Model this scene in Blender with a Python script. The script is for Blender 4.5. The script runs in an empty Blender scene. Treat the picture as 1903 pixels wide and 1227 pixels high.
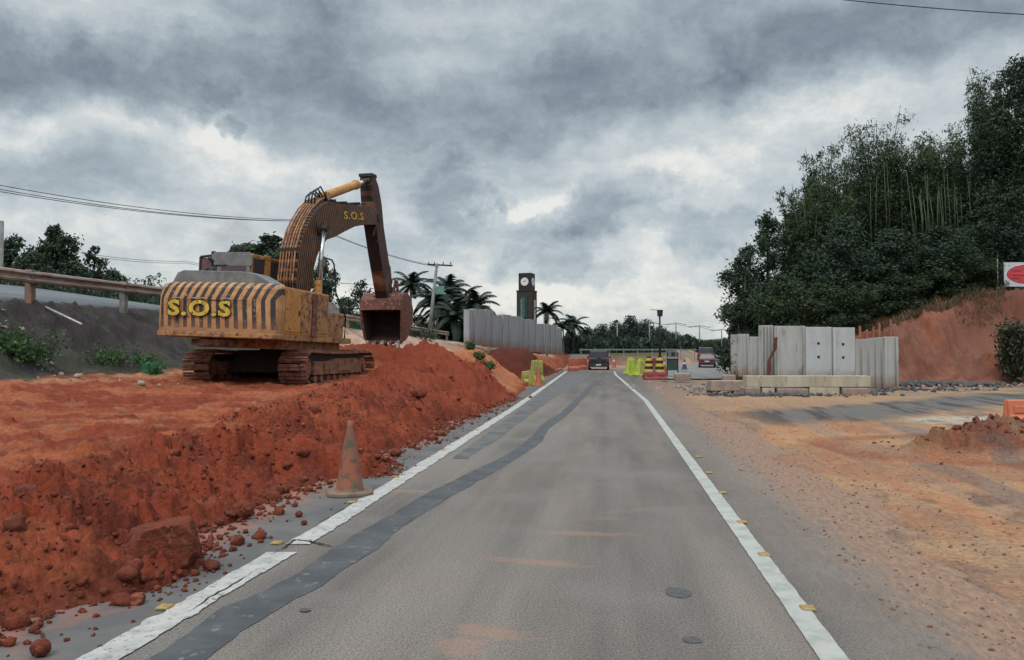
import bpy, bmesh, math, random
import numpy as np
from mathutils import Vector, Matrix, Euler
R = math.radians
S = bpy.context.scene
COL = S.collection
# ------------------------------------------------------------------ camera, sky, sun, exposure
F, PITCH, CH = 1450.0, math.atan(38.5/1450.0), 1.6
cam = bpy.data.cameras.new('camera'); cam.lens = 36*F/1903; cam.sensor_width = 36
cam.clip_start = .05; cam.clip_end = 5000
camo = bpy.data.objects.new('camera', cam); COL.objects.link(camo)
camo.location = (0, 0, CH); camo.rotation_euler = (R(90)+PITCH, 0, 0)
S.camera = camo
S.view_settings.view_transform = 'Standard'; S.view_settings.look = 'None'
S.view_settings.exposure = 0.32; S.view_settings.gamma = 1
S.render.resolution_x, S.render.resolution_y = 1024, 660
S.cycles.max_bounces = 6; S.cycles.transparent_max_bounces = 12
S.cycles.use_denoising = True
SUN_EL, SUN_AZ = R(52), R(205)          # azimuth clockwise from +Y
sd = bpy.data.lights.new('sun', 'SUN'); sd.energy = 1.3; sd.angle = R(24); sd.color = (1, .95, .88)
so = bpy.data.objects.new('sun', sd); COL.objects.link(so)
sv = Vector((math.sin(SUN_AZ)*math.cos(SUN_EL), math.cos(SUN_AZ)*math.cos(SUN_EL), math.sin(SUN_EL)))
so.rotation_euler = sv.to_track_quat('Z', 'Y').to_euler(); so.location = (0, 0, 60)

def ray(px, py):
    cx = (px-951.5)/F; cz = -(py-613.5)/F
    y = math.cos(PITCH)-cz*math.sin(PITCH); z = math.sin(PITCH)+cz*math.cos(PITCH)
    return cx/y, z/y
def at(px, py, Y):
    r = ray(px, py); return Vector((r[0]*Y, Y, CH+r[1]*Y))
def gr(px, py, z=0):
    r = ray(px, py); Y = (z-CH)/r[1]; return Vector((r[0]*Y, Y, z))

class NT:
    def __init__(s, tree): s.t = tree; s.n = tree.nodes; s.l = tree.links
    def node(s, typ, **kw):
        n = s.n.new(typ)
        for k, v in kw.items(): setattr(n, k, v)
        return n
    def link(s, a, b): s.l.new(a, b)
    def _in(s, sock, v):
        if hasattr(v, 'is_output') or isinstance(v, bpy.types.NodeSocket): s.l.new(v, sock)
        elif v is not None: sock.default_value = v
    def math(s, op, a, b=None, c=None, clamp=False):
        n = s.n.new('ShaderNodeMath'); n.operation = op; n.use_clamp = clamp
        s._in(n.inputs[0], a)
        if b is not None: s._in(n.inputs[1], b)
        if c is not None: s._in(n.inputs[2], c)
        return n.outputs[0]
    def noise(s, vec, scale, detail=5, rough=.55, dist=0, out='Fac'):
        n = s.n.new('ShaderNodeTexNoise')
        n.inputs['Scale'].default_value = scale; n.inputs['Detail'].default_value = detail
        n.inputs['Roughness'].default_value = rough; n.inputs['Distortion'].default_value = dist
        if vec is not None: s.l.new(vec, n.inputs['Vector'])
        return n.outputs[out]
    def ramp(s, fac, stops, interp='LINEAR'):
        n = s.n.new('ShaderNodeValToRGB'); n.color_ramp.interpolation = interp
        e = n.color_ramp.elements
        while len(e) < len(stops): e.new(.5)
        for i, (p, c) in enumerate(stops):
            e[i].position = p; e[i].color = (*c, 1) if not isinstance(c, (int, float)) else (c, c, c, 1)
        s.l.new(fac, n.inputs[0]); return n.outputs[0]
    def mix(s, f, a, b, typ='MIX'):
        n = s.n.new('ShaderNodeMix'); n.data_type = 'RGBA'; n.blend_type = typ
        s._in(n.inputs[0], f)
        s._in(n.inputs[6], (*a, 1) if isinstance(a, tuple) else a); s._in(n.inputs[7], (*b, 1) if isinstance(b, tuple) else b)
        return n.outputs[2]
    def mapr(s, v, a, b, c=0., d=1., smooth=True):
        n = s.n.new('ShaderNodeMapRange'); n.interpolation_type = 'SMOOTHSTEP' if smooth else 'LINEAR'
        s._in(n.inputs[0], v); n.inputs[1].default_value = a; n.inputs[2].default_value = b
        n.inputs[3].default_value = c; n.inputs[4].default_value = d
        return n.outputs[0]
    def scalevec(s, v, sc, rot=(0, 0, 0)):
        if any(rot):
            m0 = s.n.new('ShaderNodeMapping'); m0.inputs['Rotation'].default_value = rot; s.l.new(v, m0.inputs[0]); v = m0.outputs[0]
        n = s.n.new('ShaderNodeMapping'); n.inputs['Scale'].default_value = sc
        s.l.new(v, n.inputs[0]); return n.outputs[0]

W = bpy.data.worlds.new('World'); S.world = W; W.use_nodes = True
def build_world():
    t = NT(W.node_tree); t.n.clear()
    tc = t.node('ShaderNodeTexCoord').outputs['Generated']
    nrm = t.node('ShaderNodeVectorMath', operation='NORMALIZE'); t.link(tc, nrm.inputs[0]); d = nrm.outputs[0]
    wv = t.noise(d, 6, 8, .62, out='Color')
    w1 = t.node('ShaderNodeVectorMath', operation='SUBTRACT'); t.link(wv, w1.inputs[0]); w1.inputs[1].default_value = (.5, .5, .5)
    w2 = t.node('ShaderNodeVectorMath', operation='MULTIPLY_ADD'); t.link(w1.outputs[0], w2.inputs[0])
    w2.inputs[1].default_value = (.26, .26, .16); t.link(d, w2.inputs[2]); dw = w2.outputs[0]
    sx = t.node('ShaderNodeSeparateXYZ'); t.link(dw, sx.inputs[0])
    az = t.math('ARCTAN2', sx.outputs[0], sx.outputs[1]); el = t.math('ARCSINE', sx.outputs[2])
    sr = t.node('ShaderNodeSeparateXYZ'); t.link(d, sr.inputs[0]); el0 = t.math('ARCSINE', sr.outputs[2])
    az0 = t.math('ARCTAN2', sr.outputs[0], sr.outputs[1])
    # cloud layer coordinates: flattened towards the horizon like a real deck
    den = t.math('ADD', t.math('ABSOLUTE', sr.outputs[2]), .16)
    cb = t.node('ShaderNodeCombineXYZ'); t.link(t.math('DIVIDE', sx.outputs[0], den), cb.inputs[0]); t.link(t.math('DIVIDE', sx.outputs[1], den), cb.inputs[1])
    cv = cb.outputs[0]
    n1 = t.noise(t.scalevec(cv, (1, .8, 1), (0, 0, .5)), 1.5, 9, .56, .3)
    n2 = t.noise(t.scalevec(dw, (1, 1, 2.2)), 7, 9, .6, .2)
    n3 = t.noise(t.scalevec(d, (1, 1, 1.8)), 19, 6, .65)
    v = t.math('ADD', t.math('MULTIPLY', t.math('SUBTRACT', n1, .5), .54), t.math('MULTIPLY', t.math('SUBTRACT', n2, .5), .55))
    v = t.math('ADD', v, t.math('MULTIPLY', t.math('SUBTRACT', n3, .5), .30))
    v = t.math('ADD', v, t.mapr(el0, R(0), R(24), .78, .63, False))
    # px,py,rx,ry,angle,amp,soft
    blobs = [(120, 130, 330, 75, 4, -.40, 1), (420, 85, 300, 90, 8, -.24, 1), (640, 60, 220, 120, 0, -.18, 1), (170, 25, 260, 40, 0, .30, 1),
             (1250, 120, 560, 75, 9, -.30, 1), (1480, 70, 420, 80, 8, -.14, 1), (1760, 70, 260, 60, 6, -.12, 1), (1030, 200, 320, 50, 6, -.12, 1),
             (225, 205, 85, 36, -10, .30, 1), (60, 225, 90, 30, 10, .26, 1), (395, 245, 55, 26, 0, .28, 1), (440, 238, 26, 24, 0, -.36, .6), (390, 178, 55, 30, 20, -.22, .8),
             (560, 318, 170, 34, 0, .26, 1), (180, 320, 240, 40, 0, -.12, 1), (840, 365, 62, 75, 15, -.28, .8), (1120, 385, 140, 48, 8, -.28, .8),
             (960, 378, 70, 18, 12, .32, 1), (1010, 490, 80, 38, 12, -.24, .8), (1100, 525, 58, 16, 0, -.22, .8), (1280, 432, 85, 26, 8, -.22, .8), (940, 440, 240, 40, 5, -.10, 1),
             (1240, 330, 190, 28, 5, .16, 1), (1620, 190, 260, 50, 10, .16, 1), (850, 70, 110, 70, 0, .16, 1), (1100, 560, 380, 45, 0, .20, 1), (380, 430, 210, 60, 0, .06, 1),
             (1010, 470, 60, 16, 20, .12, 1), (720, 250, 320, 60, 0, -.05, 1)]
    for px, py, rx, ry, ang, amp, soft in blobs:
        if amp < 0: amp *= .68
        r0 = ray(px, py); a0 = math.atan2(r0[0], 1); e0 = math.atan2(r0[1], math.hypot(r0[0], 1))
        da = t.math('SUBTRACT', az, a0); de = t.math('SUBTRACT', el, e0)
        c, s_ = math.cos(R(ang)), math.sin(R(ang)); RX, RY = rx/F, ry/F
        p = t.math('ADD', t.math('MULTIPLY', da, c/RX), t.math('MULTIPLY', de, s_/RX))
        q = t.math('ADD', t.math('MULTIPLY', da, -s_/RY), t.math('MULTIPLY', de, c/RY))
        rr = t.math('ADD', t.math('MULTIPLY', p, p), t.math('MULTIPLY', q, q))
        m = t.math('EXPONENT', t.math('MULTIPLY', rr, -.8)) if soft == 1 else t.mapr(t.math('ADD', rr, t.math('MULTIPLY', t.math('SUBTRACT', n2, .5), 2.6)), 2.0, .1)
        v = t.math('ADD', v, t.math('MULTIPLY', m, amp))
    k = 2**-.35*10
    g = lambda r, g_, b: tuple((((c/255+.055)/1.055)**2.4)*k for c in (r, g_, b))
    col = t.ramp(v, [(0, g(88, 100, 111)), (.2, g(107, 121, 132)), (.36, g(133, 147, 157)), (.5, g(158, 171, 179)), (.64, g(182, 193, 199)), (.78, g(206, 213, 215)), (.93, g(238, 238, 233))])
    # warm the low gaps slightly; unseen sky overhead and behind is brightened to add daylight
    col = t.mix(t.math('MULTIPLY', t.mapr(el0, R(9), R(1)), .45), col, t.mix(1, col, (1.04, 1.0, .94), 'MULTIPLY'))
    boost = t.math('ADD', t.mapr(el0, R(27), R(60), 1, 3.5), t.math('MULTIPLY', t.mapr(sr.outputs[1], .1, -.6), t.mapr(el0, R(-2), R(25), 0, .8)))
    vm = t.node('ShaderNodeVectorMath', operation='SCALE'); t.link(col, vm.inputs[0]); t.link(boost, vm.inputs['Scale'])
    sky = t.node('ShaderNodeTexSky', sky_type='NISHITA'); sky.sun_disc = False; sky.sun_elevation = SUN_EL; sky.sun_rotation = SUN_AZ
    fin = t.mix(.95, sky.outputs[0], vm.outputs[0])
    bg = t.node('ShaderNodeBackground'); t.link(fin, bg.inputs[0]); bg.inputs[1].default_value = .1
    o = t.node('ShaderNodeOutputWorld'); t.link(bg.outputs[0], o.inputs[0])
build_world()
W.cycles.sampling_method = 'MANUAL'; W.cycles.sample_map_resolution = 512

# ------------------------------------------------------------------ helpers
def obj(name, mesh, parent=None, mats=(), smooth=False):
    for m in mats: mesh.materials.append(m)
    if smooth: mesh.polygons.foreach_set('use_smooth', [True]*len(mesh.polygons))
    o = bpy.data.objects.new(name, mesh); COL.objects.link(o)
    if parent: o.parent = parent
    return o
def tag(o, label=None, cat=None, group=None, kind=None):
    if label: o['label'] = label
    if cat: o['category'] = cat
    if group: o['group'] = group
    if kind: o['kind'] = kind
    return o
def empty(name, loc, rz=0, label=None, cat=None, group=None):
    o = bpy.data.objects.new(name, None); COL.objects.link(o); o.location = loc; o.rotation_euler = (0, 0, rz)
    o.empty_display_size = .2
    return tag(o, label, cat, group)
def kids(o): return [c for c in COL.objects if c.parent == o]
KID = {}
def copy_tree(o, parent=None):
    c = o.copy(); COL.objects.link(c); c.parent = parent
    for ch in list(o.children): copy_tree(ch, c)
    return c
class MB:
    def __init__(s): s.v = []; s.f = []; s.mi = []
    def add(s, vs, fs, mi=0):
        n = len(s.v); s.v += [tuple(v) for v in vs]; s.f += [tuple(i+n for i in f) for f in fs]; s.mi += [mi]*len(fs); return s
    def box(s, c, sz, rot=(0, 0, 0), mi=0, taper=1):
        hx, hy, hz = sz[0]/2, sz[1]/2, sz[2]/2; M_ = Euler(rot).to_matrix(); c = Vector(c)
        vs = [M_@Vector((x*hx*(taper if z > 0 else 1), y*hy*(taper if z > 0 else 1), z*hz))+c for z in (-1, 1) for x, y in ((-1, -1), (1, -1), (1, 1), (-1, 1))]
        return s.add(vs, [(3, 2, 1, 0), (4, 5, 6, 7), (0, 1, 5, 4), (1, 2, 6, 5), (2, 3, 7, 6), (3, 0, 4, 7)], mi)
    def cyl(s, a, b, r, r2=None, n=12, mi=0, caps=True):
        a, b = Vector(a), Vector(b); r2 = r if r2 is None else r2
        q = (b-a).to_track_quat('Z', 'Y'); vs = []
        for p, rr in ((a, r), (b, r2)):
            for i in range(n): vs.append(p+q@Vector((rr*math.cos(i*math.tau/n), rr*math.sin(i*math.tau/n), 0)))
        fs = [(i, (i+1) % n, n+(i+1) % n, n+i) for i in range(n)]
        if caps: fs += [tuple(range(n-1, -1, -1)), tuple(range(n, 2*n))]
        return s.add(vs, fs, mi)
    def tube(s, pts, r, n=6, mi=0):
        pts = [Vector(p) for p in pts]; rs = r if isinstance(r, (list, tuple)) else [r]*len(pts); vs = []
        for i, p in enumerate(pts):
            d = pts[min(i+1, len(pts)-1)]-pts[max(i-1, 0)]
            q = d.to_track_quat('Z', 'Y')
            for k in range(n): vs.append(p+q@Vector((rs[i]*math.cos(k*math.tau/n), rs[i]*math.sin(k*math.tau/n), 0)))
        fs = [(i*n+k, i*n+(k+1) % n, (i+1)*n+(k+1) % n, (i+1)*n+k) for i in range(len(pts)-1) for k in range(n)]
        fs += [tuple(range(n-1, -1, -1)), tuple(range((len(pts)-1)*n, len(pts)*n))]
        return s.add(vs, fs, mi)
    def prism(s, poly, a, b, axis='x', mi=0):      # poly in the plane across axis
        def P(u, v, w):
            return {'x': (w, u, v), 'y': (u, w, v), 'z': (u, v, w)}[axis]
        n = len(poly); vs = [P(u, v, a) for u, v in poly]+[P(u, v, b) for u, v in poly]
        fs = [(i, (i+1) % n, n+(i+1) % n, n+i) for i in range(n)]+[tuple(range(n-1, -1, -1)), tuple(range(n, 2*n))]
        return s.add(vs, fs, mi)
    def build(s, name, mats, parent=None, bevel=0, smooth=False, seg=2):
        if not isinstance(mats, (list, tuple)): mats = [mats]
        me = bpy.data.meshes.new(name); me.from_pydata(s.v, [], s.f)
        bm = bmesh.new(); bm.from_mesh(me); bmesh.ops.recalc_face_normals(bm, faces=bm.faces); bm.to_mesh(me); bm.free()
        if len(set(s.mi)) > 1: me.polygons.foreach_set('material_index', s.mi)
        o = obj(name, me, parent, mats, smooth)
        if bevel:
            m = o.modifiers.new('bevel', 'BEVEL'); m.width = bevel; m.segments = seg; m.limit_method = 'ANGLE'; m.angle_limit = R(40)
        return o
def npmesh(name, V, Fq, mats, parent=None, smooth=False, cols=None):
    me = bpy.data.meshes.new(name); V = np.asarray(V, np.float32); Fq = np.asarray(Fq, np.int32); k = Fq.shape[1]
    me.vertices.add(len(V)); me.vertices.foreach_set('co', V.ravel())
    me.loops.add(Fq.size); me.loops.foreach_set('vertex_index', Fq.ravel())
    me.polygons.add(len(Fq)); me.polygons.foreach_set('loop_start', np.arange(0, Fq.size, k, dtype=np.int32))
    me.update(calc_edges=True)
    if cols is not None:
        a = me.color_attributes.new('soil', 'FLOAT_COLOR', 'POINT'); c = np.ones((len(V), 4), np.float32); c[:, :3] = cols
        a.data.foreach_set('color', c.ravel())
    return obj(name, me, parent, mats, smooth)

# numpy noise
def _h(ix, iy, seed):
    n = (ix.astype(np.int64)*374761393+iy.astype(np.int64)*668265263+seed*974634777) & 0xFFFFFFFF
    n = ((n ^ (n >> 13))*1274126177) & 0xFFFFFFFF; n ^= n >> 16
    return (n & 0xFFFF)/65535.0
def vn(x, y, seed=0):
    x = np.asarray(x, float); y = np.asarray(y, float)
    ix = np.floor(x); iy = np.floor(y); fx = x-ix; fy = y-iy; fx = fx*fx*(3-2*fx); fy = fy*fy*(3-2*fy)
    a = _h(ix, iy, seed); b = _h(ix+1, iy, seed); c = _h(ix, iy+1, seed); d = _h(ix+1, iy+1, seed)
    return (a*(1-fx)+b*fx)*(1-fy)+(c*(1-fx)+d*fx)*fy
def fbm(x, y, seed=0, o=4, g=.5):
    s = 0; a = 1; t = 0; x = np.asarray(x, float); y = np.asarray(y, float)
    for i in range(o):
        s = s+a*vn(x, y, seed+i*7); t += a; a *= g; x, y = (x*.8-y*.6)*2.03+3.1, (x*.6+y*.8)*2.03+1.7
    return s/t
def worley(x, y, seed=0):
    x = np.asarray(x, float); y = np.asarray(y, float); ix = np.floor(x); iy = np.floor(y); m = np.full(x.shape, 9.); hh = np.zeros(x.shape)
    for dx in (-1, 0, 1):
        for dy in (-1, 0, 1):
            cx, cy = ix+dx, iy+dy
            d = (cx+_h(cx, cy, seed)-x)**2+(cy+_h(cx, cy, seed+5)-y)**2
            c = d < m; m = np.where(c, d, m); hh = np.where(c, _h(cx, cy, seed+9), hh)
    return np.sqrt(m), hh
def ss(x, a=0., b=1.):
    t = np.clip((np.asarray(x, float)-a)/(b-a), 0, 1); return t*t*(3-2*t)
ip = np.interp

def mudfoot(m, z0=.0, z1=.7, c=(.22, .12, .08)):
    t = NT(m.node_tree); b = t.n['Principled BSDF']; l = b.inputs['Base Color'].links[0].from_socket; tc = t.node('ShaderNodeTexCoord').outputs['Object']; sx = t.node('ShaderNodeSeparateXYZ'); t.link(tc, sx.inputs[0])
    k = t.mapr(t.math('ADD', sx.outputs[2], t.math('MULTIPLY', t.noise(tc, 5, 6, .7), -.7)), z1-.35, z0-.35); t.link(t.mix(t.math('MULTIPLY', k, .8), l, c), b.inputs['Base Color']); return m
def M(name, c1, c2=None, scale=4, rough=.85, bump=.0, bscale=None, c3=None, s3=14, t3=.62, metal=0, stretch=(1, 1, 1), lo=.38, hi=.62, bd=.02):
    m = bpy.data.materials.new(name); m.use_nodes = True; t = NT(m.node_tree); b = t.n['Principled BSDF']
    tc = t.node('ShaderNodeTexCoord').outputs['Object']; v = t.scalevec(tc, stretch)
    c2 = c2 or tuple(c*.8 for c in c1)
    col = t.mix(t.mapr(t.noise(v, scale, 7, .62), lo, hi), c1, c2)
    if c3: col = t.mix(t.mapr(t.noise(v, s3, 6, .65), t3-.04, t3+.06), col, c3)
    t.link(col, b.inputs['Base Color']); b.inputs['Roughness'].default_value = rough; b.inputs['Metallic'].default_value = metal
    b.inputs['Specular IOR Level'].default_value = .3
    if bump:
        bn = t.node('ShaderNodeBump'); bn.inputs['Strength'].default_value = bump; bn.inputs['Distance'].default_value = bd
        t.link(t.noise(v, bscale or scale*5, 6, .65), bn.inputs['Height']); t.link(bn.outputs[0], b.inputs['Normal'])
    return m

# ------------------------------------------------------------------ plan of the place (metres; road runs away from the camera)
XL = lambda y: ip(y, [-12, 4.03, 6.57, 22.5, 58, 90], [-4.5, -2.15, -1.77, .13, 3.94, 7.0])
XR = lambda y: ip(y, [-12, 4.03, 24.9, 51.5, 62, 90], [-.5, 1.66, 4.27, 6.85, 8.1, 11.6])
toe_px = [(0, 1160), (129, 1125), (258, 1108), (365, 1065), (374, 992), (464, 958), (537, 915), (593, 893), (730, 885), (704, 846), (765, 830), (850, 785), (930, 752), (962, 735), (985, 715), (1010, 701), (1042, 691)]
tp = [gr(*p) for p in toe_px]; tp.sort(key=lambda p: p.y)
TY = [-12]+[p.y for p in tp]+[95]; TX = [-5.2]+[p.x for p in tp]+[7.0]
toe = lambda y: ip(y, TY, TX)
EDGE = lambda y: ip(y, [-10, 10, 19, 26, 59, 100, 200, 500], [-16.4, -13.7, -12.5, -11.6, -6.6, 0, 12, 60])
ZE = lambda y: ip(y, [0, 19, 30, 60, 90, 150], [2.8, 2.85, 2.95, 2.5, 2.0, 2.2])
R2C = lambda y: ip(y, [30, 50, 75, 100, 130, 170, 240], [9.5, 12.6, 18.0, 24.6, 34.5, 50, 80])
R2Z = lambda y: ip(y, [30, 60, 75, 100, 130, 170, 240], [-.02, -.1, -.1, .35, .95, 1.7, 2.4])
HB = lambda x: ip(x, [8, 12, 16, 20, 26, 40], [52, 42, 38.5, 36.5, 36, 34])          # foot of the right bank
HT = lambda x: ip(x, [8, 13, 17, 18.7, 21.8, 24, 26, 40], [1.2, 2.2, 2.45, 2.7, 3.65, 4.35, 4.8, 6.0])
HX = lambda y: ip(y, [36, 50, 75, 100, 130, 170, 300], [9, 17.5, 24, 31, 42, 60, 120])
track_pl = [gr(1330, 782), gr(1560, 768), gr(1750, 752), gr(1903, 737), Vector((22, 26, 0)), Vector((40, 33, 0))]
def dpl(x, y, pl):
    m = np.full(np.shape(x), 1e9)
    for a, b in zip(pl[:-1], pl[1:]):
        dx, dy = b[0]-a[0], b[1]-a[1]; t = np.clip(((x-a[0])*dx+(y-a[1])*dy)/(dx*dx+dy*dy), 0, 1)
        m = np.minimum(m, np.hypot(x-a[0]-t*dx, y-a[1]-t*dy))
    return m

SOIL = dict(red=(.180, .036, .017), redd=(.070, .016, .010), orange=(.31, .098, .042), pale=(.36, .18, .10), tan=(.335, .20, .108),
            dark=(.016, .017, .021), grey=(.12, .112, .104), pink=(.40, .26, .20), bank=(.165, .072, .050), grass=(.05, .06, .025), dust=(.215, .150, .112), peb=(.36, .30, .24))
def terrain(x, y, want_col=True):
    x = np.asarray(x, float); y = np.asarray(y, float); far = np.hypot(x, y)
    n_big = fbm(x*.55, y*.55, 3, 3); n_med = fbm(x*1.7, y*1.7, 11, 4)
    s = toe(y)-x+(fbm(x*1.5, y*1.5, 21, 4)-.5)*.45
    pl = ip(y, [0, 6, 10, 15, 20, 25, 32, 50, 68, 90], [.38, .42, .52, .70, .83, 1.15, 1.55, 2.05, 1.45, .8])
    pl = pl+.40*ss(-x, 6, 12)*(1-ss(y, 28, 40))
    w = pl*ip(y, [0, 10, 24, 34, 60], [2.3, 2.0, 1.9, 1.35, 1.3])+.2
    s2 = s-ip(y, [37, 42, 54, 62, 70], [0, 3.0, 2.6, 1.4, .5])
    f = ss(s2/w, -.02, 1.15)
    f = f*.55+.45*np.clip(s2/w, 0, 1)
    h = pl*f
    clump = np.clip(ss(s, -.1, .25)*(1-ss(s, w*1.0+.2, w*1.35+1.0))+.16, 0, 1)*(1-ss(y, 24.5, 27)*.8)
    # excavated heap by the bucket and the darker heap in front of the panels
    def mound(cx, cy, rx, ry, ht, rot=0, p=1.):
        c, s_ = math.cos(rot), math.sin(rot); dx, dy = x-cx, y-cy
        r = np.hypot((dx*c+dy*s_)/rx, (-dx*s_+dy*c)/ry)*(1+(n_big-.5)*.7)
        return ht*np.clip(1-r, 0, 1)**p
    m1 = np.maximum.reduce([mound(-4.6, 27.6, 4.2, 4.2, 2.3, .0, .8), mound(-2.9, 26.6, 3.2, 4.0, 2.0, .2, .8), mound(-2.0, 24.5, 2.4, 3.4, 1.3, .3, .8), mound(-3.2, 21.6, 2.6, 3.6, 1.25, .2, .8)])
    m1 = np.minimum(m1, 1.56+.25*n_med); cl1 = ss(m1, .3, .9)*(m1 > h)
    h = np.where(s > -.4, np.maximum(h, m1*ss(s, -.3, 1.2)), h)
    m2 = np.minimum(np.maximum(mound(.3, 50, 3.6, 5, 2.3, 0, .8), mound(2.6, 56, 2.2, 4, 1.3, 0, .8)), 1.5+.25*n_med)*ss(XL(y)-.5-x, 0, 1.8)
    h2 = np.maximum(h, m2); mk2 = ss(m2-h, -.15, .1)*(s > -1); h = h2
    # embankment of the upper road
    t = EDGE(y)+2.9-x+(n_big-.5)*1.3
    ze = ZE(y)+.14*np.clip(EDGE(y)-x, 0, 8)-.12*ss(EDGE(y)-x, .2, .8)
    e = ss(t/2.9, 0, 1.0); h = h*(1-e)+ze*e
    # right side: flat yard, heap, bank and hill
    ur = x-XR(y)
    edge_r = ur-1.0+(fbm(x*1.3, y*.6, 31, 5)-.5)*1.1
    hr = -.05+.075*ss(edge_r, -.2, 1.0)
    q = dpl(x, y, track_pl); tr = (1-ss(q+(n_med-.5)*1.2, 1.0, 2.3))*ss(x-XR(y), 1.3, 3.2)
    m3 = np.maximum(mound(7.9, 12.4, 2.0, 1.1, .46, .15, .7), mound(9.9, 13.0, 2.4, 1.4, .55, .1, .7))
    m3 = np.maximum(m3, mound(12.5, 14.5, 3, 2, .6))
    hr = hr+m3
    # sunken strip for the second carriageway
    r2 = np.abs(x-R2C(y)); near2 = (1-ss(r2, 4.2, 6))*(y > 28); hr = hr*(1-near2)+(R2Z(y)-.06)*near2
    yb = HB(x)+(n_big-.5)*2.4+(fbm(x*1.6, y*.25, 79, 4)-.5)*1.3; hs = (y-yb)/ip(x, [16, 22], [3.2, 4.6])
    g1 = np.clip(hs, 0, 1); g1 = .5*g1+.5*ss(g1)
    gx = ss(x-HX(y), 0, 7)
    bank = HT(x)*g1+np.clip(y-yb-5, 0, 60)*.05
    bk = np.where(y > 33, g1*gx, 0); hr = hr*(1-bk)+bank*bk
    # far side of the bend
    fb = ss(y, 84, 92)*(1-ss(np.abs(x-y*.14)-y*.09, -2, 3))
    hr = hr+fb*(1.0+.012*np.clip(y-90, 0, 80))
    right = ss(x-(XL(y)+XR(y))/2, -.1, .1)
    onroad = ((x > toe(y)) & (ur < 1.35)).astype(float)
    hh = np.where(x > (XL(y)+XR(y))/2, hr, np.where(s > 0, h-.02*(1-f), -.05+h))
    hl = np.where(s < 0, -.05, h-.02)
    hh = np.where(x > (XL(y)+XR(y))/2, hr, hl)
    hh = np.where((y > 92) & (x > EDGE(y)+3) & (x < R2C(y)-5), np.maximum(hh, 1.0+.012*np.clip(y-90, 0, 80)), hh)
    # roughness of the loose soil
    lod = 1-ss(far, 20, 60)*.6
    q1 = fbm(x*5, y*5, 141, 3); q2 = fbm(x*5, y*5, 143, 3)
    w1, c1_ = worley(x*3+q1, y*3+q2, 41); w2, c2_ = worley(x*7+q1*2, y*7+q2*2, 43); w3, c3_ = worley(x*16+q2*2, y*16, 47)
    dome = lambda w_, r_: np.sqrt(np.clip(1-(w_/r_)**2, 0, 1))
    lum = dome(w1, .5)*np.clip(c1_-.45, 0, 1)*.30+dome(w2, .5)*np.clip(c2_-.3, 0, 1)*.13+dome(w3, .5)*np.clip(c3_-.3, 0, 1)*.07
    rgh = (fbm(x*3, y*3, 51, 5, .6)-.5)
    left = (x < (XL(y)+XR(y))/2) & (s > 0)
    kcl = np.clip(clump+cl1, 0, 1)
    rut = (fbm(x*.9+y*.2, y*4.5-x*.8, 61, 3)-.5)*.10*(1-kcl)*(y > 3)
    dz = np.where(left, (lum*1.1+rgh*.20+(fbm(x*1.3, y*1.3, 55, 3)-.5)*.25)*kcl*ss(s, 0, .3)+(rgh*.10+lum*.28+rut)*(1-kcl), 0)
    dz = dz+np.where(left, (rgh*.35+lum*.4)*mk2, 0)+np.where(t > 0, (rgh*.30+lum*.3)*e*(x > EDGE(y)+.3), 0)
    m3k = ss(m3, .03, .15)
    rb = (fbm(x*.5, y*.5, 71, 5, .6)-.5); rid = 1-np.abs(fbm(x*.8, y*.25, 75, 4)-.5)*4
    dzr = (lum*.9+rgh*.22)*m3k+(rb*.9+rgh*.5+lum*1.4+(fbm(x*1.3, y*1.3, 77, 4)-.5)*.5-.2)*bk*ss(hs, 0, .3)*(1-ss(hs, 1.2, 2.5)*.8)
    dzr = dzr+np.where(ur > 1.2, rgh*.02+lum*.015+(fbm(x*3.4-y*.5, y*.4, 81, 4)-.5)*.06*ss(ur, 2, 4), 0)
    hh = hh+np.where(left, dz, 0)+np.where(ur > 1, dzr, 0)
    if not want_col: return hh
    C = lambda k: np.array(SOIL[k])
    def mx(c, k, m): m = np.clip(m, 0, 1)[..., None]; return c*(1-m)+C(k)*m
    shp = x.shape+(3,)
    c = np.broadcast_to(C('orange'), shp).copy()
    v1 = fbm(x*.8, y*1.6, 91, 5); v2 = fbm(x*4, y*4, 93, 4)
    c = mx(c, 'red', .28+.7*ss(v1, .43, .58)); c = mx(c, 'redd', .45*ss(fbm(x*1.1+y*.3, y*5-x, 109, 4), .56, .68))
    c = mx(c, 'pale', .35*ss(v2, .55, .7)*(y < 20))
    c = mx(c, 'red', kcl*.98); c = mx(c, 'redd', kcl*ss(v2, .5, .66)*.6); c = mx(c, 'orange', kcl*ss(fbm(x*1.3, y*1.3, 111, 4), .54, .68)*.2)
    # clean-cut orange side slope further along
    cut = ss(y, 25.5, 28)*(1-ss(y, 46, 56))*(s > 0)*(1-mk2); c = mx(c, 'orange', cut*.85); c = mx(c, 'pale', cut*.5*ss(v1, .45, .6)); c = mx(c, 'red', cut*(1-ss(s/w, .0, .25))*.6)
    c = mx(c, 'red', cl1*.9*(y < 29.5))
    up = ss(y, 31, 38)*ss(s-w, .2, 1.2)*(x < XL(y)); c = mx(c, 'pink', up*.8); c = mx(c, 'grass', up*.6*ss(v1, .5, .6))
    c = mx(c, 'redd', np.maximum(mk2, .35*ss(y, 40, 43)*(1-ss(y, 62, 68))*(s > 1))*.95)
    yb_ = ss(y, 14, 17)*(1-ss(y, 34, 40))
    c = mx(c, 'pale', ss(t, -1.3, -.5)*(1-ss(t, -.3, .3))*.8*ss(n_big, .35, .55)*yb_)
    ek = ss(t, -.4, .2)
    c = mx(c, 'dark', ek*ip(y, [0, 29, 36, 60], [1, 1, .2, .1])); c = mx(c, 'pink', ek*ip(y, [0, 29, 36, 60], [.0, .1, .8, .7])*.9)
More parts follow.
